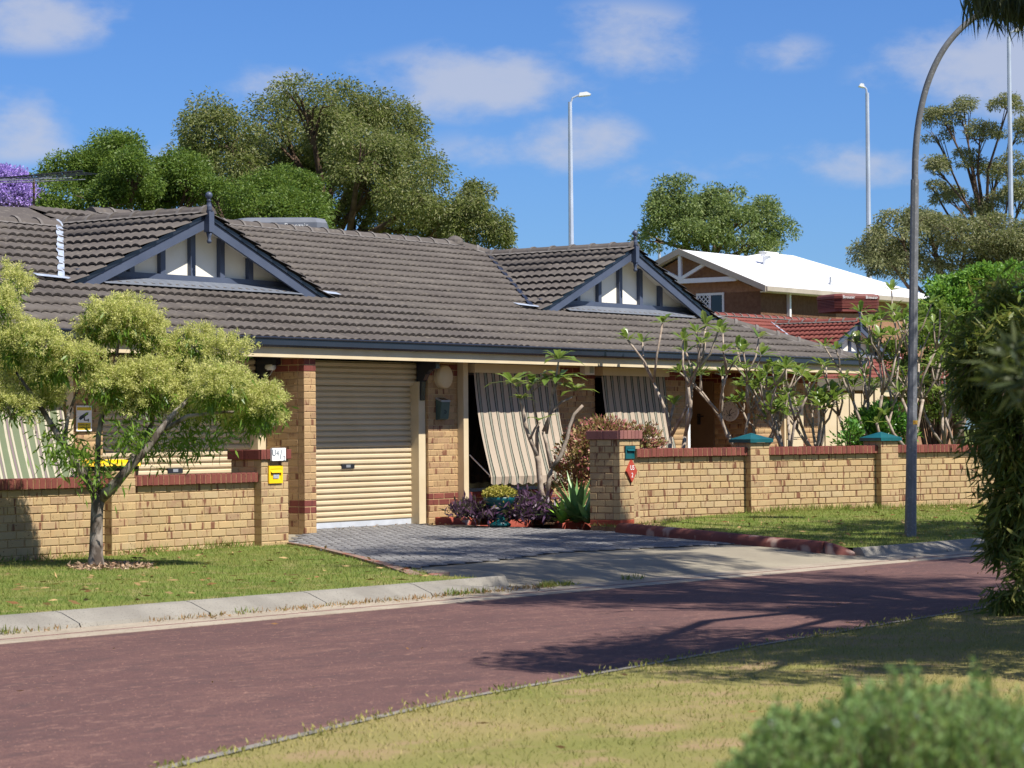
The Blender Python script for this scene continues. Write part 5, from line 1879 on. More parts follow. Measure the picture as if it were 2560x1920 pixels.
    for l in lobes:
        for _ in range(5):
            c = Vector(l[:3]) - bb
            e = c + Vector((rp.uniform(-1, 1) * l[3], rp.uniform(-1, 1) * l[4], rp.uniform(-.2, .9) * l[5])) * .8
            mb.tube([c + Vector((0, 0, -.12)), c.lerp(e, .5), e], [.010, .007, .003], 4, False)
    tag(mb.build('twigs', BARK, t, True), None, None, None, 'stuff')
    # chip mulch at the foot
    n = 900
    r = np.sqrt(rng.uniform(0, 1, n)) * .42; a = rng.uniform(0, 6.283, n)
    x = b.x + .16 + r * np.cos(a) * 1.0; y = b.y - .05 + r * np.sin(a) * 1.1
    P = np.stack([x, y, gz_np(x, y) + rng.uniform(.005, .04, n)], 1)
    A = rng.normal(size=(n, 3)) * np.array([1, 1, .3])
    V, F = leaf_quads(P, A, .05 * rng.uniform(.5, 1.5, n), .02, rng)
    tag(link('bark_mulch', mesh_np('bark_mulch', V, F, M_leaf('wood_chip', [S(150, 120, 96), S(186, 158, 130), S(110, 84, 66), S(200, 178, 152)], 0, .9, .1))), 'ring of pale wood chips round the small street tree', 'mulch', None, 'stuff')


lime_tree()


# frangipani: grey forking stems with leaf rosettes at the tips
def frangipani(label, base, height, spread, seed, stems=2, levels=3, leafmat=None, lean=(0, 0), nleaf=11, ll=.20, r0=.045):
    rp = random.Random(seed); rng = np.random.default_rng(seed)
    t = thing('frangipani', label, 'frangipani', base)
    mb = MB(); tips = []
    def grow(p, d, L_, r, lev):
        d = d.normalized()
        mid = p + d * L_ * .5 + Vector((rp.uniform(-1, 1), rp.uniform(-1, 1), 0)) * L_ * .10
        e = p + d * L_ + Vector((0, 0, L_ * .06))
        mb.tube([p, mid, e], [r, r * .86, r * .80], 7)
        if lev == 0:
            tips.append((e, (e - mid).normalized()))
            return
        if lev < levels and rp.random() < .16:
            tips.append((e, (e - mid).normalized()))
            return
        k = 2 if rp.random() < .62 else 3
        a0 = rp.uniform(0, 6.28)
        for i in range(k):
            a = a0 + i * 6.283 / k + rp.uniform(-.4, .4)
            sp = rp.uniform(.5, .85) * spread
            nd = d * 1.0 + Vector((math.cos(a), math.sin(a), 0)) * sp + Vector((0, 0, .35))
            grow(e, nd, L_ * rp.uniform(.5, 1.05), r * .72, lev - 1)
    tot = sum(.8 ** i for i in range(levels + 1))
    for s in range(stems):
        a = rp.uniform(0, 6.28)
        d = Vector((math.cos(a) * .35 * spread + lean[0], math.sin(a) * .35 * spread + lean[1], 1.0))
        grow(Vector((rp.uniform(-.05, .05), rp.uniform(-.05, .05), -.05)), d, height / tot * 1.08, r0, levels)
    mb.build('stem', FBARK, t, True)
    # leaves: two-piece drooping blades
    VV, FF, off = [], [], 0
    for e, d in tips:
        n = nleaf + rp.randint(-2, 3)
        for i in range(n):
            a = i * 2.4 + rp.uniform(-.3, .3)
            el = rp.uniform(.12, 1.15)
            ax = Vector((math.cos(a), math.sin(a), .0)) * math.cos(el) + d * math.sin(el)
            ax.normalize()
            L_ = ll * rp.uniform(.7, 1.25); W_ = L_ * .29
            sd = ax.cross(Vector((0, 0, 1)))
            sd = sd.normalized() if sd.length > .05 else Vector((1, 0, 0))
            nn = sd.cross(ax)
            p0 = e + ax * .015
            p1 = e + ax * L_ * .33; p2 = e + ax * L_ * .68 - Vector((0, 0, L_ * .05)); p3 = e + ax * L_ * .97 - Vector((0, 0, L_ * .18))
            vs = [p0, p1 + sd * W_ * .42 + nn * W_ * .10, p1 - nn * W_ * .03, p1 - sd * W_ * .42 + nn * W_ * .10, p2 + sd * W_ * .48 + nn * W_ * .10, p2, p2 - sd * W_ * .48 + nn * W_ * .10, p3]
            VV += [tuple(q) for q in vs]
            FF += [(off, off + 1, off + 2, off + 2), (off, off + 2, off + 3, off + 3), (off + 1, off + 4, off + 5, off + 2), (off + 2, off + 5, off + 6, off + 3), (off + 4, off + 7, off + 5, off + 5), (off + 5, off + 7, off + 6, off + 6)]
            off += 8
    me = bpy.data.meshes.new('leaves')
    me.from_pydata(VV, [], [tuple(dict.fromkeys(f)) for f in FF])
    me.materials.append(leafmat)
    link('leaves', me, t)
    return t


FLEAF = M_leaf('frangipani_leaf', [S(86, 112, 48), S(106, 130, 58), S(128, 146, 74), S(94, 120, 50), S(146, 150, 88)], .40, .32, .5)
bp = at_Y(1372, 1275, 33.9)
# the one by the blind, stems laid out as they fork in the bed
def bed_frangipani():
    Y = 33.9
    b = at_Y(1370, 1285, Y); b.z = .02
    t = thing('frangipani', 'forked frangipani with few leaf rosettes in front of the striped blind', 'frangipani', (b.x, b.y, b.z))
    rp = random.Random(3)
    def q(px, py, dy=0.0): return at_Y(px, py, Y + dy) - b
    mb = MB()
    S_ = [([(1366, 1275), (1352, 1225), (1345, 1150), (1343, 1138)], (.042, .036), 0), ([(1343, 1140), (1325, 1098), (1312, 1060), (1305, 1010), (1300, 1000)], (.030, .020), -.1),
          ([(1343, 1140), (1342, 1085), (1346, 1065)], (.028, .018), .15), ([(1366, 1250), (1373, 1195), (1378, 1172)], (.034, .030), .05), ([(1378, 1172), (1366, 1110), (1358, 1080)], (.026, .024), .1),
          ([(1358, 1080), (1378, 1030), (1403, 1005), (1432, 992)], (.024, .013), .15), ([(1366, 1085), (1375, 1030), (1380, 985), (1395, 955)], (.022, .014), 0), ([(1378, 1172), (1402, 1140), (1418, 1095), (1424, 1065), (1436, 1035), (1457, 1013)], (.030, .019), -.05),
          ([(1325, 1098), (1338, 1070), (1350, 1055)], (.018, .012), -.2), ([(1345, 1065), (1335, 1010), (1330, 975)], (.017, .012), .1), ([(1380, 985), (1392, 930), (1396, 905)], (.016, .011), -.1)]
    for pts, (ra, rb), dy in S_:
        n = len(pts)
        mb.tube([q(x, y, dy) for x, y in pts], [ra + (rb - ra) * i / (n - 1) for i in range(n)], 8)
    mb.build('stem', FBARK, t, True)
    VV, FF, off = [], [], 0
    tips = [(1303, 998, -.1, 9, .22), (1280, 958, -.1, 13, .38), (1330, 962, .1, 12, .38), (1350, 1050, -.2, 6, .26), (1400, 945, 0, 13, .38), (1396, 898, -.1, 12, .34), (1438, 978, .15, 10, .33), (1410, 968, .1, 5, .2), (1370, 950, .0, 9, .34)]
    mb2 = MB(); 
    mb2.tube([q(1303, 1000, -.1), q(1290, 975, -.1), q(1281, 962, -.1)], [.016, .012, .010], 6).tube([q(1330, 980, .1), q(1345, 968, .1), q(1368, 955, .0)], [.012, .010, .008], 6)
    mb2.build('stem', FBARK, t, True)
    for (px, py, dy, n, ll) in tips:
        e = q(px, py, dy)
        for i in range(n):
            a = i * 2.4 + rp.uniform(-.3, .3); el = rp.uniform(.0, .75)
            ax = Vector((math.cos(a) * math.cos(el), math.sin(a) * math.cos(el), math.sin(el)))
            L_ = ll * rp.uniform(.7, 1.2); W_ = L_ * .27
            sd = ax.cross(Vector((0, 0, 1))).normalized(); nn = sd.cross(ax)
            p0 = e; p1 = e + ax * L_ * .33; p2 = e + ax * L_ * .68 - Vector((0, 0, L_ * .08)); p3 = e + ax * L_ * .96 - Vector((0, 0, L_ * .26))
            VV += [tuple(v) for v in (p0, p1 + sd * W_ * .42 + nn * W_ * .1, p1, p1 - sd * W_ * .42 + nn * W_ * .1, p2 + sd * W_ * .48 + nn * W_ * .1, p2, p2 - sd * W_ * .48 + nn * W_ * .1, p3)]
            FF += [(off, off + 1, off + 2), (off, off + 2, off + 3), (off + 1, off + 4, off + 5, off + 2), (off + 2, off + 5, off + 6, off + 3), (off + 4, off + 7, off + 5), (off + 5, off + 7, off + 6)]
            off += 8
    me = bpy.data.meshes.new('leaves'); me.from_pydata(VV, [], FF); me.materials.append(FLEAF)
    link('leaves', me, t)


bed_frangipani()
FR = [(1680, 1180, 36.6, 2.55, .62, 31, 2, 2, 'frangipani in front of the second striped blind, stems wide apart'),
      (1872, 1180, 37.0, 2.35, .80, 32, 2, 3, 'frangipani spreading in front of the wall clock and porch light'),
      (2000, 1180, 36.9, 2.30, .70, 33, 2, 3, 'frangipani with leaning stems in front of the meter box'),
      (2070, 1180, 37.8, 2.35, .72, 34, 2, 3, 'dense frangipani in front of the cream side gate'),
      (2215, 1180, 38.2, 2.7, .60, 35, 2, 3, 'tall frangipani rising behind the capped pillar and lamp post'),
      (2300, 1180, 37.8, 2.8, .62, 36, 2, 3, 'tall frangipani just past the lamp post'),
      (2400, 1180, 39.0, 2.9, .62, 37, 2, 3, 'tall frangipani half hidden by the drooping roadside shrub'),
      (2150, 1180, 39.5, 2.7, .66, 38, 1, 3, 'tall frangipani between the side gate and the green shrub')]
for (px, py, Y, h, sp, sd, st, lv_, lab) in FR:
    b = at_Y(px, py, Y); b.z = gz(b.x, b.y)
    frangipani(lab, b, h * .80, sp * 1.22, sd, st, lv_, FLEAF, nleaf=9, ll=.25, r0=.038)


def shrub(name, label, cat, rows, Y, mat, L_, W_, n, cr, clumps, seed, base=None, up=.4, dY=.25, lo=.4, stems=True, hang=0.0, zmin=-.5):
    rng = np.random.default_rng(seed); rp = random.Random(seed)
    lobes = px_lobes(rows, Y, dY, rp)
    bx = sum(l[0] for l in lobes) / len(lobes); by = sum(l[1] for l in lobes) / len(lobes)
    bz = gz(bx, by) if base is None else base
    t = thing(name, label, cat, (bx, by, bz))
    P, Dn, C = clump_points(rng, lobes, n, cr, clumps, lo, zmin, .9)
    A = Dn + np.array([0, 0, up - hang])
    V, F = leaf_quads(P - np.array([bx, by, bz]), A, L_ * rng.uniform(.6, 1.3, n), W_ * rng.uniform(.7, 1.2, n), rng, .15)
    link('foliage', mesh_np('foliage', V, F, mat), t)
    if stems:
        mb = MB()
        for l in lobes:
            for _ in range(3):
                e = Vector((l[0] - bx + rp.uniform(-.5, .5) * l[3], l[1] - by + rp.uniform(-.5, .5) * l[4], l[2] - bz + rp.uniform(-.2, .6) * l[5]))
                mb.tube([(rp.uniform(-.05, .05), rp.uniform(-.05, .05), -.05), Vector((e.x * .5, e.y * .5, e.z * .6)), e], [.018, .013, .005], 5)
        mb.build('stems', DBARK, t)
    return t


PINK = M_leaf('pink_leaf', [S(120, 130, 60), S(164, 86, 92), S(186, 112, 116), S(146, 150, 84), S(128, 60, 66), S(196, 176, 120)], .3, .5, .3)
shrub('flowering_shrub', 'rounded pink and green shrub behind the green letterbox pillar', 'shrub', [(1520, 1090, 80, 48), (1590, 1110, 65, 50), (1450, 1130, 55, 60), (1540, 1150, 100, 70), (1440, 1200, 60, 60), (1640, 1130, 22, 30)], 34.6, PINK, .065, .030, 9000, .10, 190, 41)
GS = M_leaf('glossy_leaf', [S(60, 110, 36), S(88, 140, 50), S(116, 164, 66)], .3, .35, .5)
shrub('green_shrub', 'rounded glossy green shrub behind the capped pillar', 'shrub', [(2170, 1060, 40, 36), (2220, 1050, 45, 42), (2250, 1080, 40, 40), (2200, 1100, 70, 50), (2140, 1085, 20, 24)], 38.4, GS, .085, .034, 5200, .12, 120, 42)
shrub('hedge_shrub', 'dark green leafy shrub behind the tall frangipanis past the lamp post', 'shrub', [(2340, 940, 60, 60), (2400, 900, 70, 70), (2300, 1000, 60, 60), (2380, 1020, 80, 70), (2440, 980, 60, 90), (2270, 940, 40, 40), (2300, 850, 50, 46), (2250, 890, 36, 36), (2340, 800, 46, 44)], 41.5, G_BRIGHT, .075, .034, 15000, .14, 170, 44)
shrub('young_shrub', 'thin young shrub in front of the cream side gate', 'shrub', [(2125, 1090, 20, 30), (2110, 1110, 18, 20)], 36.8, GS, .07, .03, 330, .12, 24, 43)
for k, (px, py) in enumerate(((1925, 1112), (1950, 1115), (1995, 1112))):
    pass
# purple ground cover
PURP = M_leaf('purple_leaf', [S(60, 36, 62), S(80, 50, 80), S(48, 29, 50), S(98, 68, 94)], .2, .45, .35)
def ground_cover():
    rng = np.random.default_rng(6)
    n = 3400
    rows = [(1165, 1275, 34), (1205, 1285, 34), (1255, 1288, 36), (1310, 1282, 44), (1345, 1285, 44), (1300, 1262, 40), (1370, 1288, 34), (1330, 1255, 36)]
    PP = []
    for i in range(n):
        x, y, r = rows[rng.integers(0, len(rows))]
        p = at_Y(x + rng.normal() * r * .55, min(1296, y + rng.normal() * r * .28), 33.9 + rng.normal() * .28)
        PP.append((p.x, p.y, max(.02, p.z)))
    P = np.array(PP)
    A = rng.normal(size=(n, 3)) * .8 + np.array([0, -.1, .7])
    V, F = leaf_quads(P, A, .12 * rng.uniform(.5, 1.3, n), .032, rng, .25)
    tag(link('purple_ground_cover', mesh_np('purple_ground_cover', V, F, PURP)), 'purple trailing leaves in the bed under the striped blind', 'ground cover', None, 'stuff')


ground_cover()
bedp = [hw(3.36, .58), hw(3.36, .45), hw(4.0, .12), hw(4.5, -.3)] + [at(1330, 1318, .0), at(1400, 1316, .0), at(1478, 1311, .02), at(1560, 1290, .05), hw(9.9, .1), hw(9.9, .58)]
mb = MB(); mb.add([(p.x, p.y, .028) for p in bedp], [tuple(range(len(bedp)))])
tag(mb.build('garden_bed', SOIL), 'brown mulch bed in front of the blinds', None, None, 'structure')
# green urn with succulent
ub = at_Y(1250, 1296, 33.6); ub.z = .02
urn = thing('garden_urn', 'dark green pedestal urn holding a yellow-green succulent', 'urn', ub)
MB().lathe([(.14, 0), (.15, .03), (.08, .07), (.055, .14), (.075, .20), (.17, .27), (.21, .345), (.225, .385), (.20, .39), (.17, .36), (.05, .35)], 20).build('bowl', GREENP, urn, True)
rng = np.random.default_rng(8)
n = 1500
a = rng.uniform(0, 6.283, n); r = np.sqrt(rng.uniform(0, 1, n)) * .225
P = np.stack([r * np.cos(a), r * np.sin(a), .37 + np.sqrt(np.maximum(0, 1 - (r / .25) ** 2)) * .17 * rng.uniform(.3, 1, n)], 1)
dr = rng.random(n) < .08
P[dr, 2] -= .16; P[dr, :2] *= 1.15
V, F = leaf_quads(P, rng.normal(size=(n, 3)) + P * np.array([2, 2, 1]), .042, .022, rng, .3)
link('succulent', mesh_np('succulent', V, F, M_leaf('succulent_leaf', [S(176, 160, 70), S(150, 146, 62), S(196, 176, 92), S(120, 130, 56)], .3, .5, .3)), urn)
for k, (px, py, rr_) in enumerate(((1205, 1250, .11), (1345, 1245, .12), (1400, 1250, .10))):
    q = at_Y(px, py, 34.1)
    tag(MB().lathe([(rr_ * .7, 0), (rr_, .20), (rr_ * 1.12, .205), (rr_ * 1.12, .245), (rr_ * .95, .245), (rr_ * .9, .22), (.01, .22)], 14, (q.x, q.y, .02)).build('terracotta_pot', TERRA, None, True),
        ('terracotta pot beside the green urn' if k == 0 else 'terracotta pot at the foot of the forked frangipani' if k == 1 else 'terracotta pot next to the big-leaved agave'), 'pot')


# agaves
def agave(label, base, n, L_, W_, seed, mat):
    rp = random.Random(seed)
    t = thing('agave', label, 'agave', base)
    for i in range(n):
        a = i * 2.399 + rp.uniform(-.2, .2)
        el = .25 + 1.15 * (i / n)
        l = L_ * rp.uniform(.8, 1.15) * (.8 + .2 * i / n)
        hd = Vector((math.cos(a), math.sin(a), 0)); sd = Vector((-math.sin(a), math.cos(a), 0))
        V, F = [], []
        m_ = 6
        for j in range(m_ + 1):
            s = j / m_
            e = el + .35 * (s - .4) * (-1 if el < .9 else -.3)
            p = hd * (l * s * math.cos(e)) + Vector((0, 0, l * s * math.sin(e) + .03))
            w = W_ * (.45 + .55 * math.sin(math.pi * min(1, s * 1.05 + .12))) * (1 - s ** 3)
            dip = Vector((0, 0, 1)) * w * .22
            V += [p + sd * w * .5 + dip, p, p - sd * w * .5 + dip]
        for j in range(m_):
            b = j * 3
            F += [(b, b + 1, b + 4, b + 3), (b + 1, b + 2, b + 5, b + 4)]
        MB().add(V, F).build('leaf', mat, t, True)
    return t


AG = M('agave_leaf', S(124, 158, 92), S(102, 140, 84), 8, .4, .4, rand=.12)
AG2 = M('agave_leaf_yellow', S(142, 178, 66), S(120, 160, 60), 8, .4, .4, rand=.12)
ab = at_Y(1440, 1275, 33.4); ab.z = .03
agave('big upright grey-green agave beside the green letterbox pillar', ab, 34, .74, .105, 2, AG)
ab = at_Y(1405, 1292, 33.3); ab.z = .03
agave('low light green agave at the edge of the garden bed', ab, 16, .36, .085, 3, AG2)
ab = at_Y(1470, 1290, 33.1); ab.z = .03
agave('small grey-green agave tucked against the pillar foot', ab, 12, .42, .11, 4, AG)

# ------------------------------------------------------------------ lawn grass and litter
def blades(name, label, u0, u1, s0, s1, n, h, w, mat, keep, zfn, seed, parent=None):
    rng = np.random.default_rng(seed)
    u = rng.uniform(u0, u1, n); s = rng.uniform(s0, s1, n)
    x = K0.x + RU.x * u + RS.x * s; y = K0.y + RU.y * u + RS.y * s
    ok = keep(u, s, x, y)
    x, y, u, s = x[ok], y[ok], u[ok], s[ok]
    n = len(x)
    z = zfn(x, y, u, s)
    P = np.stack([x, y, z - .004], 1)
    a = rng.uniform(0, 6.283, n)
    hh = h * rng.uniform(.4, 1.3, n)
    sd = np.stack([np.cos(a), np.sin(a), np.zeros(n)], 1) * w * rng.uniform(.6, 1.4, n)[:, None]
    tip = np.stack([rng.normal(size=n) * .55 * hh, rng.normal(size=n) * .55 * hh, hh], 1)
    V = np.stack([P - sd, P + sd, P + tip], 1).reshape(-1, 3)
    F = np.arange(3 * n).reshape(n, 3)
    return tag(link(name, mesh_np(name, V, F, mat), parent), label, 'grass', None, 'stuff')


def in_view(x, y, m=.23): return np.abs(x / y) < m


sL = sorted([(us(p.x, p.y)[1], us(p.x, p.y)[0]) for p in DRV_L]); sR = sorted([(us(p.x, p.y)[1], us(p.x, p.y)[0]) for p in DRV_R])
def keepL(u, s, x, y):
    e = np.interp(s, [q[0] for q in sL], [q[1] for q in sL])
    wl_ = (x - WO.x) * -math.sin(WPHI) + (y - WO.y) * math.cos(WPHI)
    return (u < e - .02) & in_view(x, y) & (wl_ < -.01)
def keepR(u, s, x, y):
    e = np.interp(s, [q[0] for q in sR], [q[1] for q in sR])
    wr = (x - RO.x) * -math.sin(CPHI) + (y - RO.y) * math.cos(CPHI)
    hD = (x - HO.x) * HY.x + (y - HO.y) * HY.y
    return (u > e + .06) & in_view(x, y) & (wr < -.01) & (u < 30)
grass_z = lambda x, y, u, s: gz_np(x, y)
blades('verge_grass', 'short green grass on the verge round the small street tree', -4, 12, .02, 8, 120000, .035, .0035, BLADE, keepL, grass_z, 1)
blades('verge_grass', 'short green grass on the verge round the lamp post', 11, 26, .02, 6, 90000, .038, .004, BLADE, keepR, grass_z, 2)
def keepN(u, s, x, y):
    e = np.interp(u, [a for a, b in NEAR], [b for a, b in NEAR])
    return (s < e - .10) & in_view(x, y) & (y > 9)
nz = lambda x, y, u, s: ROADZ + .045 + .05 * np.minimum(1, ((np.interp(u, [a for a, b in NEAR], [b for a, b in NEAR]) - .13 - s) / 22) ** (1 / 1.5) * 4)
blades('dry_grass', 'short dry grass between the street and the blurred bush', -8, 14, -16, -4.8, 230000, .026, .0028, DRYBLADE, keepN, nz, 3)
# taller tufts along edges and walls
def tufts(name, label, pts, per, h, mat, seed, r=.05):
    rng = np.random.default_rng(seed)
    P = np.repeat(np.array(pts), per, axis=0)
    n = len(P)
    P = P + rng.normal(size=(n, 3)) * np.array([r, r, 0])
    A = rng.normal(size=(n, 3)) * .55 + np.array([0, 0, 1])
    V, F = leaf_quads(P, A, h * rng.uniform(.4, 1.3, n), .010, rng)
    return tag(link(name, mesh_np(name, V, F, mat)), label, 'grass', None, 'stuff')


rp = random.Random(12)
pts = []
for i in range(200):
    q = RO + Vector((math.cos(CPHI), math.sin(CPHI))) * rp.uniform(q1b, xe) + rpn * rp.uniform(.02, .25)
    pts.append((q.x, q.y, gz(q.x, q.y)))
for i in range(12):
    q = RO + Vector((math.cos(CPHI), math.sin(CPHI))) * rp.uniform(q1a - .5, q1b) + rpn * rp.uniform(.02, .5)
    pts.append((q.x, q.y, gz(q.x, q.y)))
for i in range(60):
    q = WO + WX * rp.uniform(xa0, xb1) + Vector((math.sin(WPHI), -math.cos(WPHI))) * rp.uniform(.02, .12)
    pts.append((q.x, q.y, gz(q.x, q.y)))
tufts('grass_tufts', 'longer grass tufts along the foot of the walls', pts, 9, .10, BLADE, 4)
pts = []
for i in range(260):
    u_ = rp.uniform(-6, 14); q = rw(u_, near_s(u_) - .12 + rp.gauss(0, .035)); pts.append((q.x, q.y, ROADZ + .05))
tufts('edge_grass', 'uneven grass creeping over the narrow street edge', pts, 8, .030, DRYBLADE, 14, .05)
WEED = M_leaf('dry_weed', [S(150, 112, 78), S(120, 92, 60), S(170, 134, 96), S(110, 110, 56)], .2, .8, .1)
pts = []
for u0, u1, k in ((1.2, 6.0, 110), (-2.2, -.8, 14), (-.1, .5, 8)):
    for i in range(k):
        p = rw(rp.uniform(u0, u1), -.29 + rp.gauss(0, .035)); pts.append((p.x, p.y, ROADZ + .01))
tufts('dry_weeds', 'dry brown weeds in the gutter beside the kerb', pts, 10, .045, WEED, 5, .09)
pts = []
for u0, k in ((uL - 1.1, 5), (uL - .8, 4), (uL + .25, 9), (uL + .5, 6), (uL + 1.6, 4), (-.2, 4), (-.75, 5), (2.3, 2)):
    for i in range(k):
        p = rw(u0 + rp.gauss(0, .06), -.30 + rp.gauss(0, .03)); pts.append((p.x, p.y, ROADZ + .01))
tufts('green_weeds', 'small green weeds growing in the gutter', pts, 16, .065, BLADE, 6, .035)
# fallen leaves
def litter(name, label, pts, L_, seed, cols):
    rng = np.random.default_rng(seed)
    P = np.array(pts); n = len(P)
    A = rng.normal(size=(n, 3)) * np.array([1, 1, .15])
    V, F = leaf_quads(P, A, L_ * rng.uniform(.5, 1.4, n), L_ * .28, rng, .1)
    V = V.reshape(-1, 4, 3)
    V[:, :, 2] = np.maximum(V[:, :, 2], P[:, None, 2] - .005)
    return tag(link(name, mesh_np(name, V.reshape(-1, 3), F, M_leaf(name, cols, .1, .8, .1))), label, 'leaf litter', None, 'stuff')


pts = []
for i in range(520):
    p = rw(rp.uniform(-2, 11), rp.uniform(.1, 6.5))
    if keepL(*[np.array([v]) for v in (*us(p.x, p.y), p.x, p.y)])[0]: pts.append((p.x, p.y, gz(p.x, p.y) + .022))
for i in range(380):
    p = rw(rp.uniform(12, 24), rp.uniform(.1, 4.0))
    if keepR(*[np.array([v]) for v in (*us(p.x, p.y), p.x, p.y)])[0]: pts.append((p.x, p.y, gz(p.x, p.y) + .024))
litter('fallen_leaves', 'fallen brown leaves scattered over the verge lawns', pts, .095, 7, [S(150, 118, 78), S(120, 84, 54), S(190, 160, 112), S(98, 72, 48)])
pts = []
for i in range(60):
    p = hw(rp.uniform(.2, 3.6), rp.uniform(-.1, .75)); pts.append((p.x, p.y, .022))
for i in range(90):
    p = rw(rp.uniform(-4, 22), rp.uniform(-5.0, -.4)); pts.append((p.x, p.y, ROADZ + .012))
for i in range(40):
    p = rw(rp.uniform(-4, 12), rp.uniform(-9, -6.5)); pts.append((p.x, p.y, ROADZ + .12))
litter('blown_leaves', 'a few dry leaves blown over paving and street', pts, .05, 8, [S(150, 112, 74), S(120, 84, 56), S(190, 164, 124)])

# ------------------------------------------------------------------ roadside tree and shrub at the street edge, and the bush by the viewer
def road_tree():
    base = Vector((6.9, 16.6, -.15))
    t = thing('roadside_tree', 'tall roadside tree whose dark drooping leaves hang over the lamp arm', 'tree', base)
    rng = np.random.default_rng(51); rp = random.Random(51)
    lobes = [(5.6, 19.4, 7.0, 1.7, 1.6, 1.3), (4.5, 20.6, 7.3, 1.5, 1.4, 1.0), (6.8, 20.8, 7.6, 1.7, 1.7, 1.2), (5.2, 22.2, 8.6, 1.6, 1.5, 1.0), (6.6, 18.2, 7.4, 1.6, 1.5, 1.3), (3.9, 19.0, 6.3, .9, .8, .6),
             (3.5, 13.7, 5.0, .9, .9, .45), (4.4, 14.4, 5.3, 1.1, 1.0, .5), (5.4, 13.6, 5.2, 1.1, 1.1, .6), (4.4, 12.6, 4.9, .9, .9, .5), (4.5, 15.6, 4.7, 1.1, 1.1, .5), (5.7, 15.2, 4.5, 1.2, 1.2, .6), (5.1, 13.8, 4.3, 1.1, 1.1, .5), (6.4, 22.8, 8.8, 1.4, 1.4, .9), (4.9, 17.6, 6.2, 1.2, 1.1, .8), (8.2, 19.5, 7.6, 1.8, 1.8, 1.4), (5.6, 20.9, 8.9, 1.6, 1.6, .9), (4.3, 23.8, 8.4, 1.5, 1.3, .9), (5.4, 24.6, 8.8, 1.4, 1.3, .9), (3.5, 21.6, 7.2, 1.2, 1.0, .8)]
    n = 60000
    P, Dn, C = clump_points(rng, lobes, n, .42, 430, .3, -.9, .6)
    A = Dn * .45 + np.array([0, 0, -.9])
    o = np.array(base)
    V, F = leaf_quads(P - o, A, .22 * rng.uniform(.6, 1.3, n), .030 * rng.uniform(.7, 1.3, n), rng, .1)
    front = [l for l in lobes if l[1] < 16.5]
    m_ = 16000
    Pp, Dd, _c = clump_points(rng, front, m_, .34, 130, .2, -.9, .7)
    v, q = leaf_quads(Pp - o, Dd * .5 + np.array([0, 0, -.8]), .2 * rng.uniform(.6, 1.3, m_), .036, rng, .1)
    F = np.concatenate([F, q + len(V)]); V = np.concatenate([V, v])
    # weeping sprays low over the lamp arm
    for i in range(46):
        px = 2425 + rp.random() ** .8 * 190; py = -20 + rp.uniform(-40, 8) + (px - 2425) * .12
        c = np.array(at_Y(px, py, 19.6 + rp.uniform(-.3, .3)))
        m_ = 26
        Pp = c + rng.normal(size=(m_, 3)) * np.array([.05, .06, .07])
        Aa = rng.normal(size=(m_, 3)) * .22 + np.array([rp.uniform(-.25, .25), 0, -1])
        v, q = leaf_quads(Pp - o, Aa, .26 * rng.uniform(.5, 1.2, m_), .017, rng, .1)
        F = np.concatenate([F, q + len(V)]); V = np.concatenate([V, v])
    link('crown', mesh_np('crown', V, F, G_DARKN), t)
    mb = MB()
    lobes += [tuple(at_Y(2560, -30, 19.6)) + (.4, .3, .15)]
    lob = [(l[0] - base.x, l[1] - base.y, l[2] - base.z, l[3], l[4], l[5]) for l in lobes]
    branches(mb, (0, 0, -.2), (-.5, 2.0, 5.6), lob, .20, rp, 5)
    mb.build('trunk', DBARK, t, True)


road_tree()


def far_road_tree():
    base = Vector((9.6, 26.5, -.15))
    t = thing('roadside_tree', 'roadside tree past the drooping shrub that dapples the lamp post lawn', 'tree', base)
    rng = np.random.default_rng(58); rp = random.Random(58)
    lobes = [(6.1, 25.6, 8.8, 1.4, 1.3, .8), (7.2, 25.0, 8.6, 1.4, 1.3, .8), (5.0, 25.9, 9.0, 1.3, 1.2, .7), (6.6, 27.0, 9.0, 1.4, 1.3, .8), (7.6, 26.4, 8.4, 1.4, 1.3, .9), (8.6, 27.2, 6.6, 1.6, 1.6, 1.0), (9.8, 26.2, 7.4, 1.8, 1.8, 1.2), (8.4, 25.6, 6.0, 1.2, 1.2, .8), (10.4, 28.2, 7.0, 1.8, 1.8, 1.2), (8.9, 28.6, 7.4, 1.5, 1.5, .9)]
    n = 30000
    P, Dn, C = clump_points(rng, lobes, n, .36, 230, .3, -.9, .6)
    V, F = leaf_quads(P - np.array(base), Dn * .6 + np.array([0, 0, -.5]), .18 * rng.uniform(.6, 1.3, n), .05, rng, .1)
    link('crown', mesh_np('crown', V, F, G_WIL), t)
    mb = MB()
    branches(mb, (0, 0, -.2), (-.2, .3, 5.2), [(l[0] - base.x, l[1] - base.y, l[2] - base.z, l[3], l[4], l[5]) for l in lobes], .16, rp, 4)
    mb.build('trunk', DBARK, t, True)


far_road_tree()


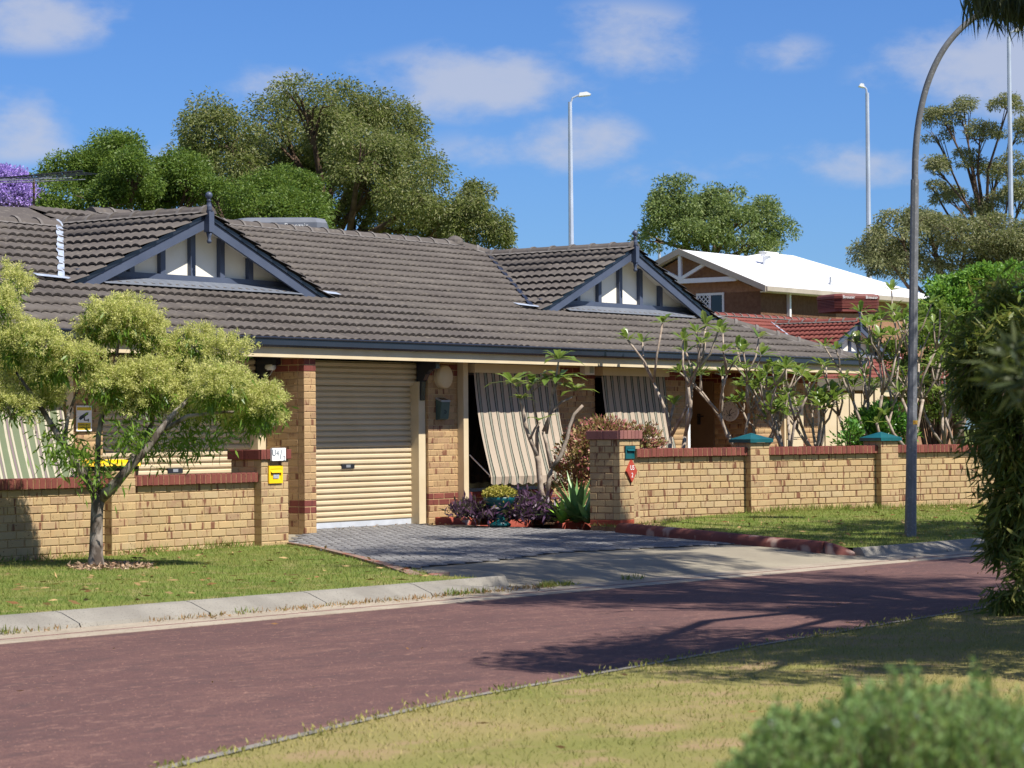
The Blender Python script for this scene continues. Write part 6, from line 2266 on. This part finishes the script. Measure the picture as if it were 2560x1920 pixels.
def drooping_shrub():
    Y = 19.5
    b = at(2660, 1480, -.1)
    t = thing('drooping_shrub', 'olive drooping roadside shrub with narrow leaves hanging to the grass', 'shrub', (b.x, b.y, -.12))
    rng = np.random.default_rng(52); rp = random.Random(52)
    rows = [(2505, 800, 70, 80, .2), (2450, 880, 60, 70, 0), (2430, 960, 34, 40, .1), (2455, 1090, 40, 50, .1), (2560, 900, 90, 110, -.4), (2490, 1030, 60, 80, .2), (2550, 1080, 80, 110, -.3), (2500, 1180, 55, 60, .1), (2560, 1240, 80, 90, -.2), (2530, 1360, 60, 80, 0), (2570, 1440, 60, 70, -.3), (2660, 1000, 120, 200, 0), (2660, 1250, 120, 200, 0), (2520, 740, 60, 45, .5), (2680, 760, 120, 90, 0), (2515, 1490, 34, 30, -.2)]
    lobes = px_lobes(rows, Y - .5)
    n = 22000
    P, Dn, C = clump_points(rng, lobes, n, .13, 380, .35, -1, 1.0)
    A = Dn * .7 + rng.normal(size=(n, 3)) * .35 + np.array([0, 0, -.5])
    o = np.array((b.x, b.y, -.12))
    V, F = leaf_quads(P - o, A, .135 * rng.uniform(.6, 1.3, n), .022 * rng.uniform(.7, 1.3, n), rng, .15)
    link('foliage', mesh_np('foliage', V, F, G_WIL), t)
    mb = MB()
    for l in lobes:
        c = Vector(l[:3]) - Vector(o)
        mb.tube([(rp.uniform(-.1, .1), rp.uniform(-.1, .1), -.05), Vector((c.x * .4, c.y * .4, max(.4, c.z * .8))), c], [.05, .032, .008], 6)
        for _ in range(3):
            e = c + Vector((rp.uniform(-1, 1) * l[3], rp.uniform(-1, 1) * l[4], rp.uniform(-1, .4) * l[5]))
            mb.tube([c, c.lerp(e, .5), e], [.010, .007, .003], 4, False)
    mb.build('branches', DBARK, t)


drooping_shrub()


def near_branch():
    b = Vector((1.85, 6.3, -.1))
    t = thing('young_wattle', 'out of focus young wattle whose blurred leaves cross the drooping shrub', 'shrub', b)
    rng = np.random.default_rng(53); rp = random.Random(53)
    rows = [(2535, 890, 30, 30, 0), (2510, 950, 25, 22, .1), (2555, 970, 36, 50, -.1), (2560, 850, 24, 26, 0), (2610, 950, 50, 110, 0)]
    lobes = px_lobes(rows, 6.2)
    n = 230
    P, Dn, C = clump_points(rng, lobes, n, .035, 60, .2, -1, 1.0)
    side = [(1.80, 6.4, .55, .28, .28, .28), (1.95, 6.3, 1.0, .36, .32, .34), (1.80, 6.5, 1.45, .26, .3, .28), (2.15, 6.5, 1.35, .34, .32, .34), (1.95, 6.4, 1.8, .28, .28, .22)]
    P2, D2, _c = clump_points(rng, side, 1500, .09, 80, .3, -1, 1.0)
    P = np.concatenate([P, P2]); Dn = np.concatenate([Dn, D2]); n = len(P); lobes += side
    o = np.array(b)
    V, F = leaf_quads(P - o, Dn * .8 + np.array([-.2, 0, .1]), .075 * rng.uniform(.6, 1.3, n), .014, rng, .15)
    link('foliage', mesh_np('foliage', V, F, G_DARKN), t)
    mb = MB()
    for l in lobes:
        c = Vector(l[:3]) - b
        mb.tube([(0, 0, 0), Vector((.05, 0, c.z * .7)), c], [.014, .010, .003], 6)
    mb.build('stem', DBARK, t)


near_branch()


def verge_shrub():
    b = Vector((4.7, 14.9, -.1))
    t = thing('verge_shrub', 'leafy shrub on the dry lawn that shades the street corner', 'shrub', b)
    rng = np.random.default_rng(57); rp = random.Random(57)
    lobes = [(4.5, 14.6, 2.2, 1.0, 1.0, .8), (5.2, 15.4, 2.8, 1.1, 1.0, .8), (4.6, 16.2, 2.4, .9, .9, .8), (5.4, 14.2, 1.6, 1.0, 1.0, .9), (4.4, 13.4, 1.7, .8, .8, .6), (4.9, 15.0, 3.5, .8, .8, .5), (5.6, 17.0, 3.2, 1.1, 1.1, .9)]
    n = 15000
    P, Dn, C = clump_points(rng, lobes, n, .25, 220, .3, -1, .9)
    V, F = leaf_quads(P - np.array(b), Dn + np.array([0, 0, -.3]), .12 * rng.uniform(.6, 1.3, n), .04, rng, .15)
    link('foliage', mesh_np('foliage', V, F, G_WIL), t)
    mb = MB()
    for l in lobes:
        c = Vector(l[:3]) - b
        mb.tube([(0, 0, -.05), Vector((c.x * .4, c.y * .4, c.z * .6)), c], [.06, .04, .01], 6)
    mb.build('stems', DBARK, t)


verge_shrub()


def near_bush():
    Y = 4.3
    b = Vector((.86, 4.4, -.1))
    t = thing('rosemary_bush', 'soft grey-green bush out of focus at the edge of the dry lawn', 'bush', b)
    rng = np.random.default_rng(54); rp = random.Random(54)
    SILV = M_leaf('rosemary_leaf', [S(108, 140, 82), S(126, 156, 94), S(144, 168, 110), S(116, 144, 84), S(134, 150, 80)], .4, .6, .2)
    tops = []
    prof = [(1800, 1915), (1850, 1860), (1920, 1760), (1945, 1752), (1990, 1785), (2060, 1745), (2130, 1700), (2200, 1690), (2260, 1680), (2330, 1690), (2400, 1710), (2440, 1680), (2500, 1745), (2560, 1760), (2640, 1780)]
    xs = [p[0] for p in prof]; ys = [p[1] for p in prof]
    for i in range(760):
        px = rp.uniform(1790, 2680)
        dep = rp.uniform(-.42, .42)
        top = float(np.interp(px, xs, ys))
        py = top + abs(rp.gauss(0, 1)) * 70 + abs(dep) * 160 - 8
        tops.append(at_Y(px, min(py, 2100), Y + dep))
    for (px, py) in ((2437, 1655), (2283, 1670), (2226, 1672), (2120, 1700), (1942, 1745), (2470, 1690), (2545, 1725), (1990, 1765)):
        tops.append(at_Y(px, py, Y - .05)); tops.append(at_Y(px + 8, py + 14, Y - .05))
    VV, FF, off = [], [], 0
    mb = MB()
    for e in tops:
        e = Vector(e) - b
        rt = Vector((e.x * .35 + rp.uniform(-.04, .04), e.y * .35 + rp.uniform(-.04, .04), 0))
        d = Vector((rp.gauss(0, .12), rp.gauss(0, .12), 1)).normalized()
        s0 = e - d * .16
        mb.tube([rt, rt.lerp(s0, .6), s0, e], [.004, .003, .002, .001], 4, False)
        m_ = 64
        f = np.sort(rng.uniform(0, 1, m_))
        P = np.array(s0)[None] + np.array(d)[None] * (f * .165)[:, None]
        A = unit(rng.normal(size=(m_, 3)) * np.array([1, 1, .3])) * .8 + np.array(d)[None] * .75
        v, q = leaf_quads(P, A, .024 * rng.uniform(.7, 1.2, m_) * (1.1 - .5 * f), .0048, rng)
        VV.append(v); FF.append(q + off); off += len(v)
    link('foliage', mesh_np('foliage', np.concatenate(VV), np.concatenate(FF), SILV), t)
    mb.build('stems', DBARK, t)
    n = 16
    P = np.array([np.array(tops[rp.randrange(len(tops))]) - np.array(b) - np.array([0, .01, .02]) for _ in range(n)])
    v, q = leaf_quads(np.repeat(P, 4, 0), rng.normal(size=(n * 4, 3)), .011, .006, rng)
    link('flowers', mesh_np('flowers', v, q, M_leaf('pale_blue_flower', [S(196, 206, 236), S(214, 220, 244)], .3, .7, .1)), t)


near_bush()

# alike things that stand in one scene share a group
GROUPS = {'frangipani': 'frangipanis in the front gardens', 'highway_light': 'light poles behind the houses', 'capped_pillar': 'green capped wall pillars',
          'letterbox_pillar': 'letterbox pillars at the driveway', 'letterbox': 'letterboxes in the pillars', 'window_awning': 'striped window blinds', 'gum_tree': 'gum trees behind the houses',
          'green_tree': 'bright green trees behind the roof', 'agave': 'agaves in the garden bed', 'terracotta_pot': 'terracotta pots in the garden bed', 'wall_light': 'round cream wall lights',
          'air_cooler': 'rooftop coolers', 'roadside_tree': 'roadside trees along the street', 'garden_wall': 'brick garden walls', 'red_kerb': 'red painted kerbs'}
for o in SC.objects:
    k = o.name.split('.')[0]
    if o.parent is None and k in GROUPS and 'label' in o.keys():
        o['group'] = GROUPS[k]
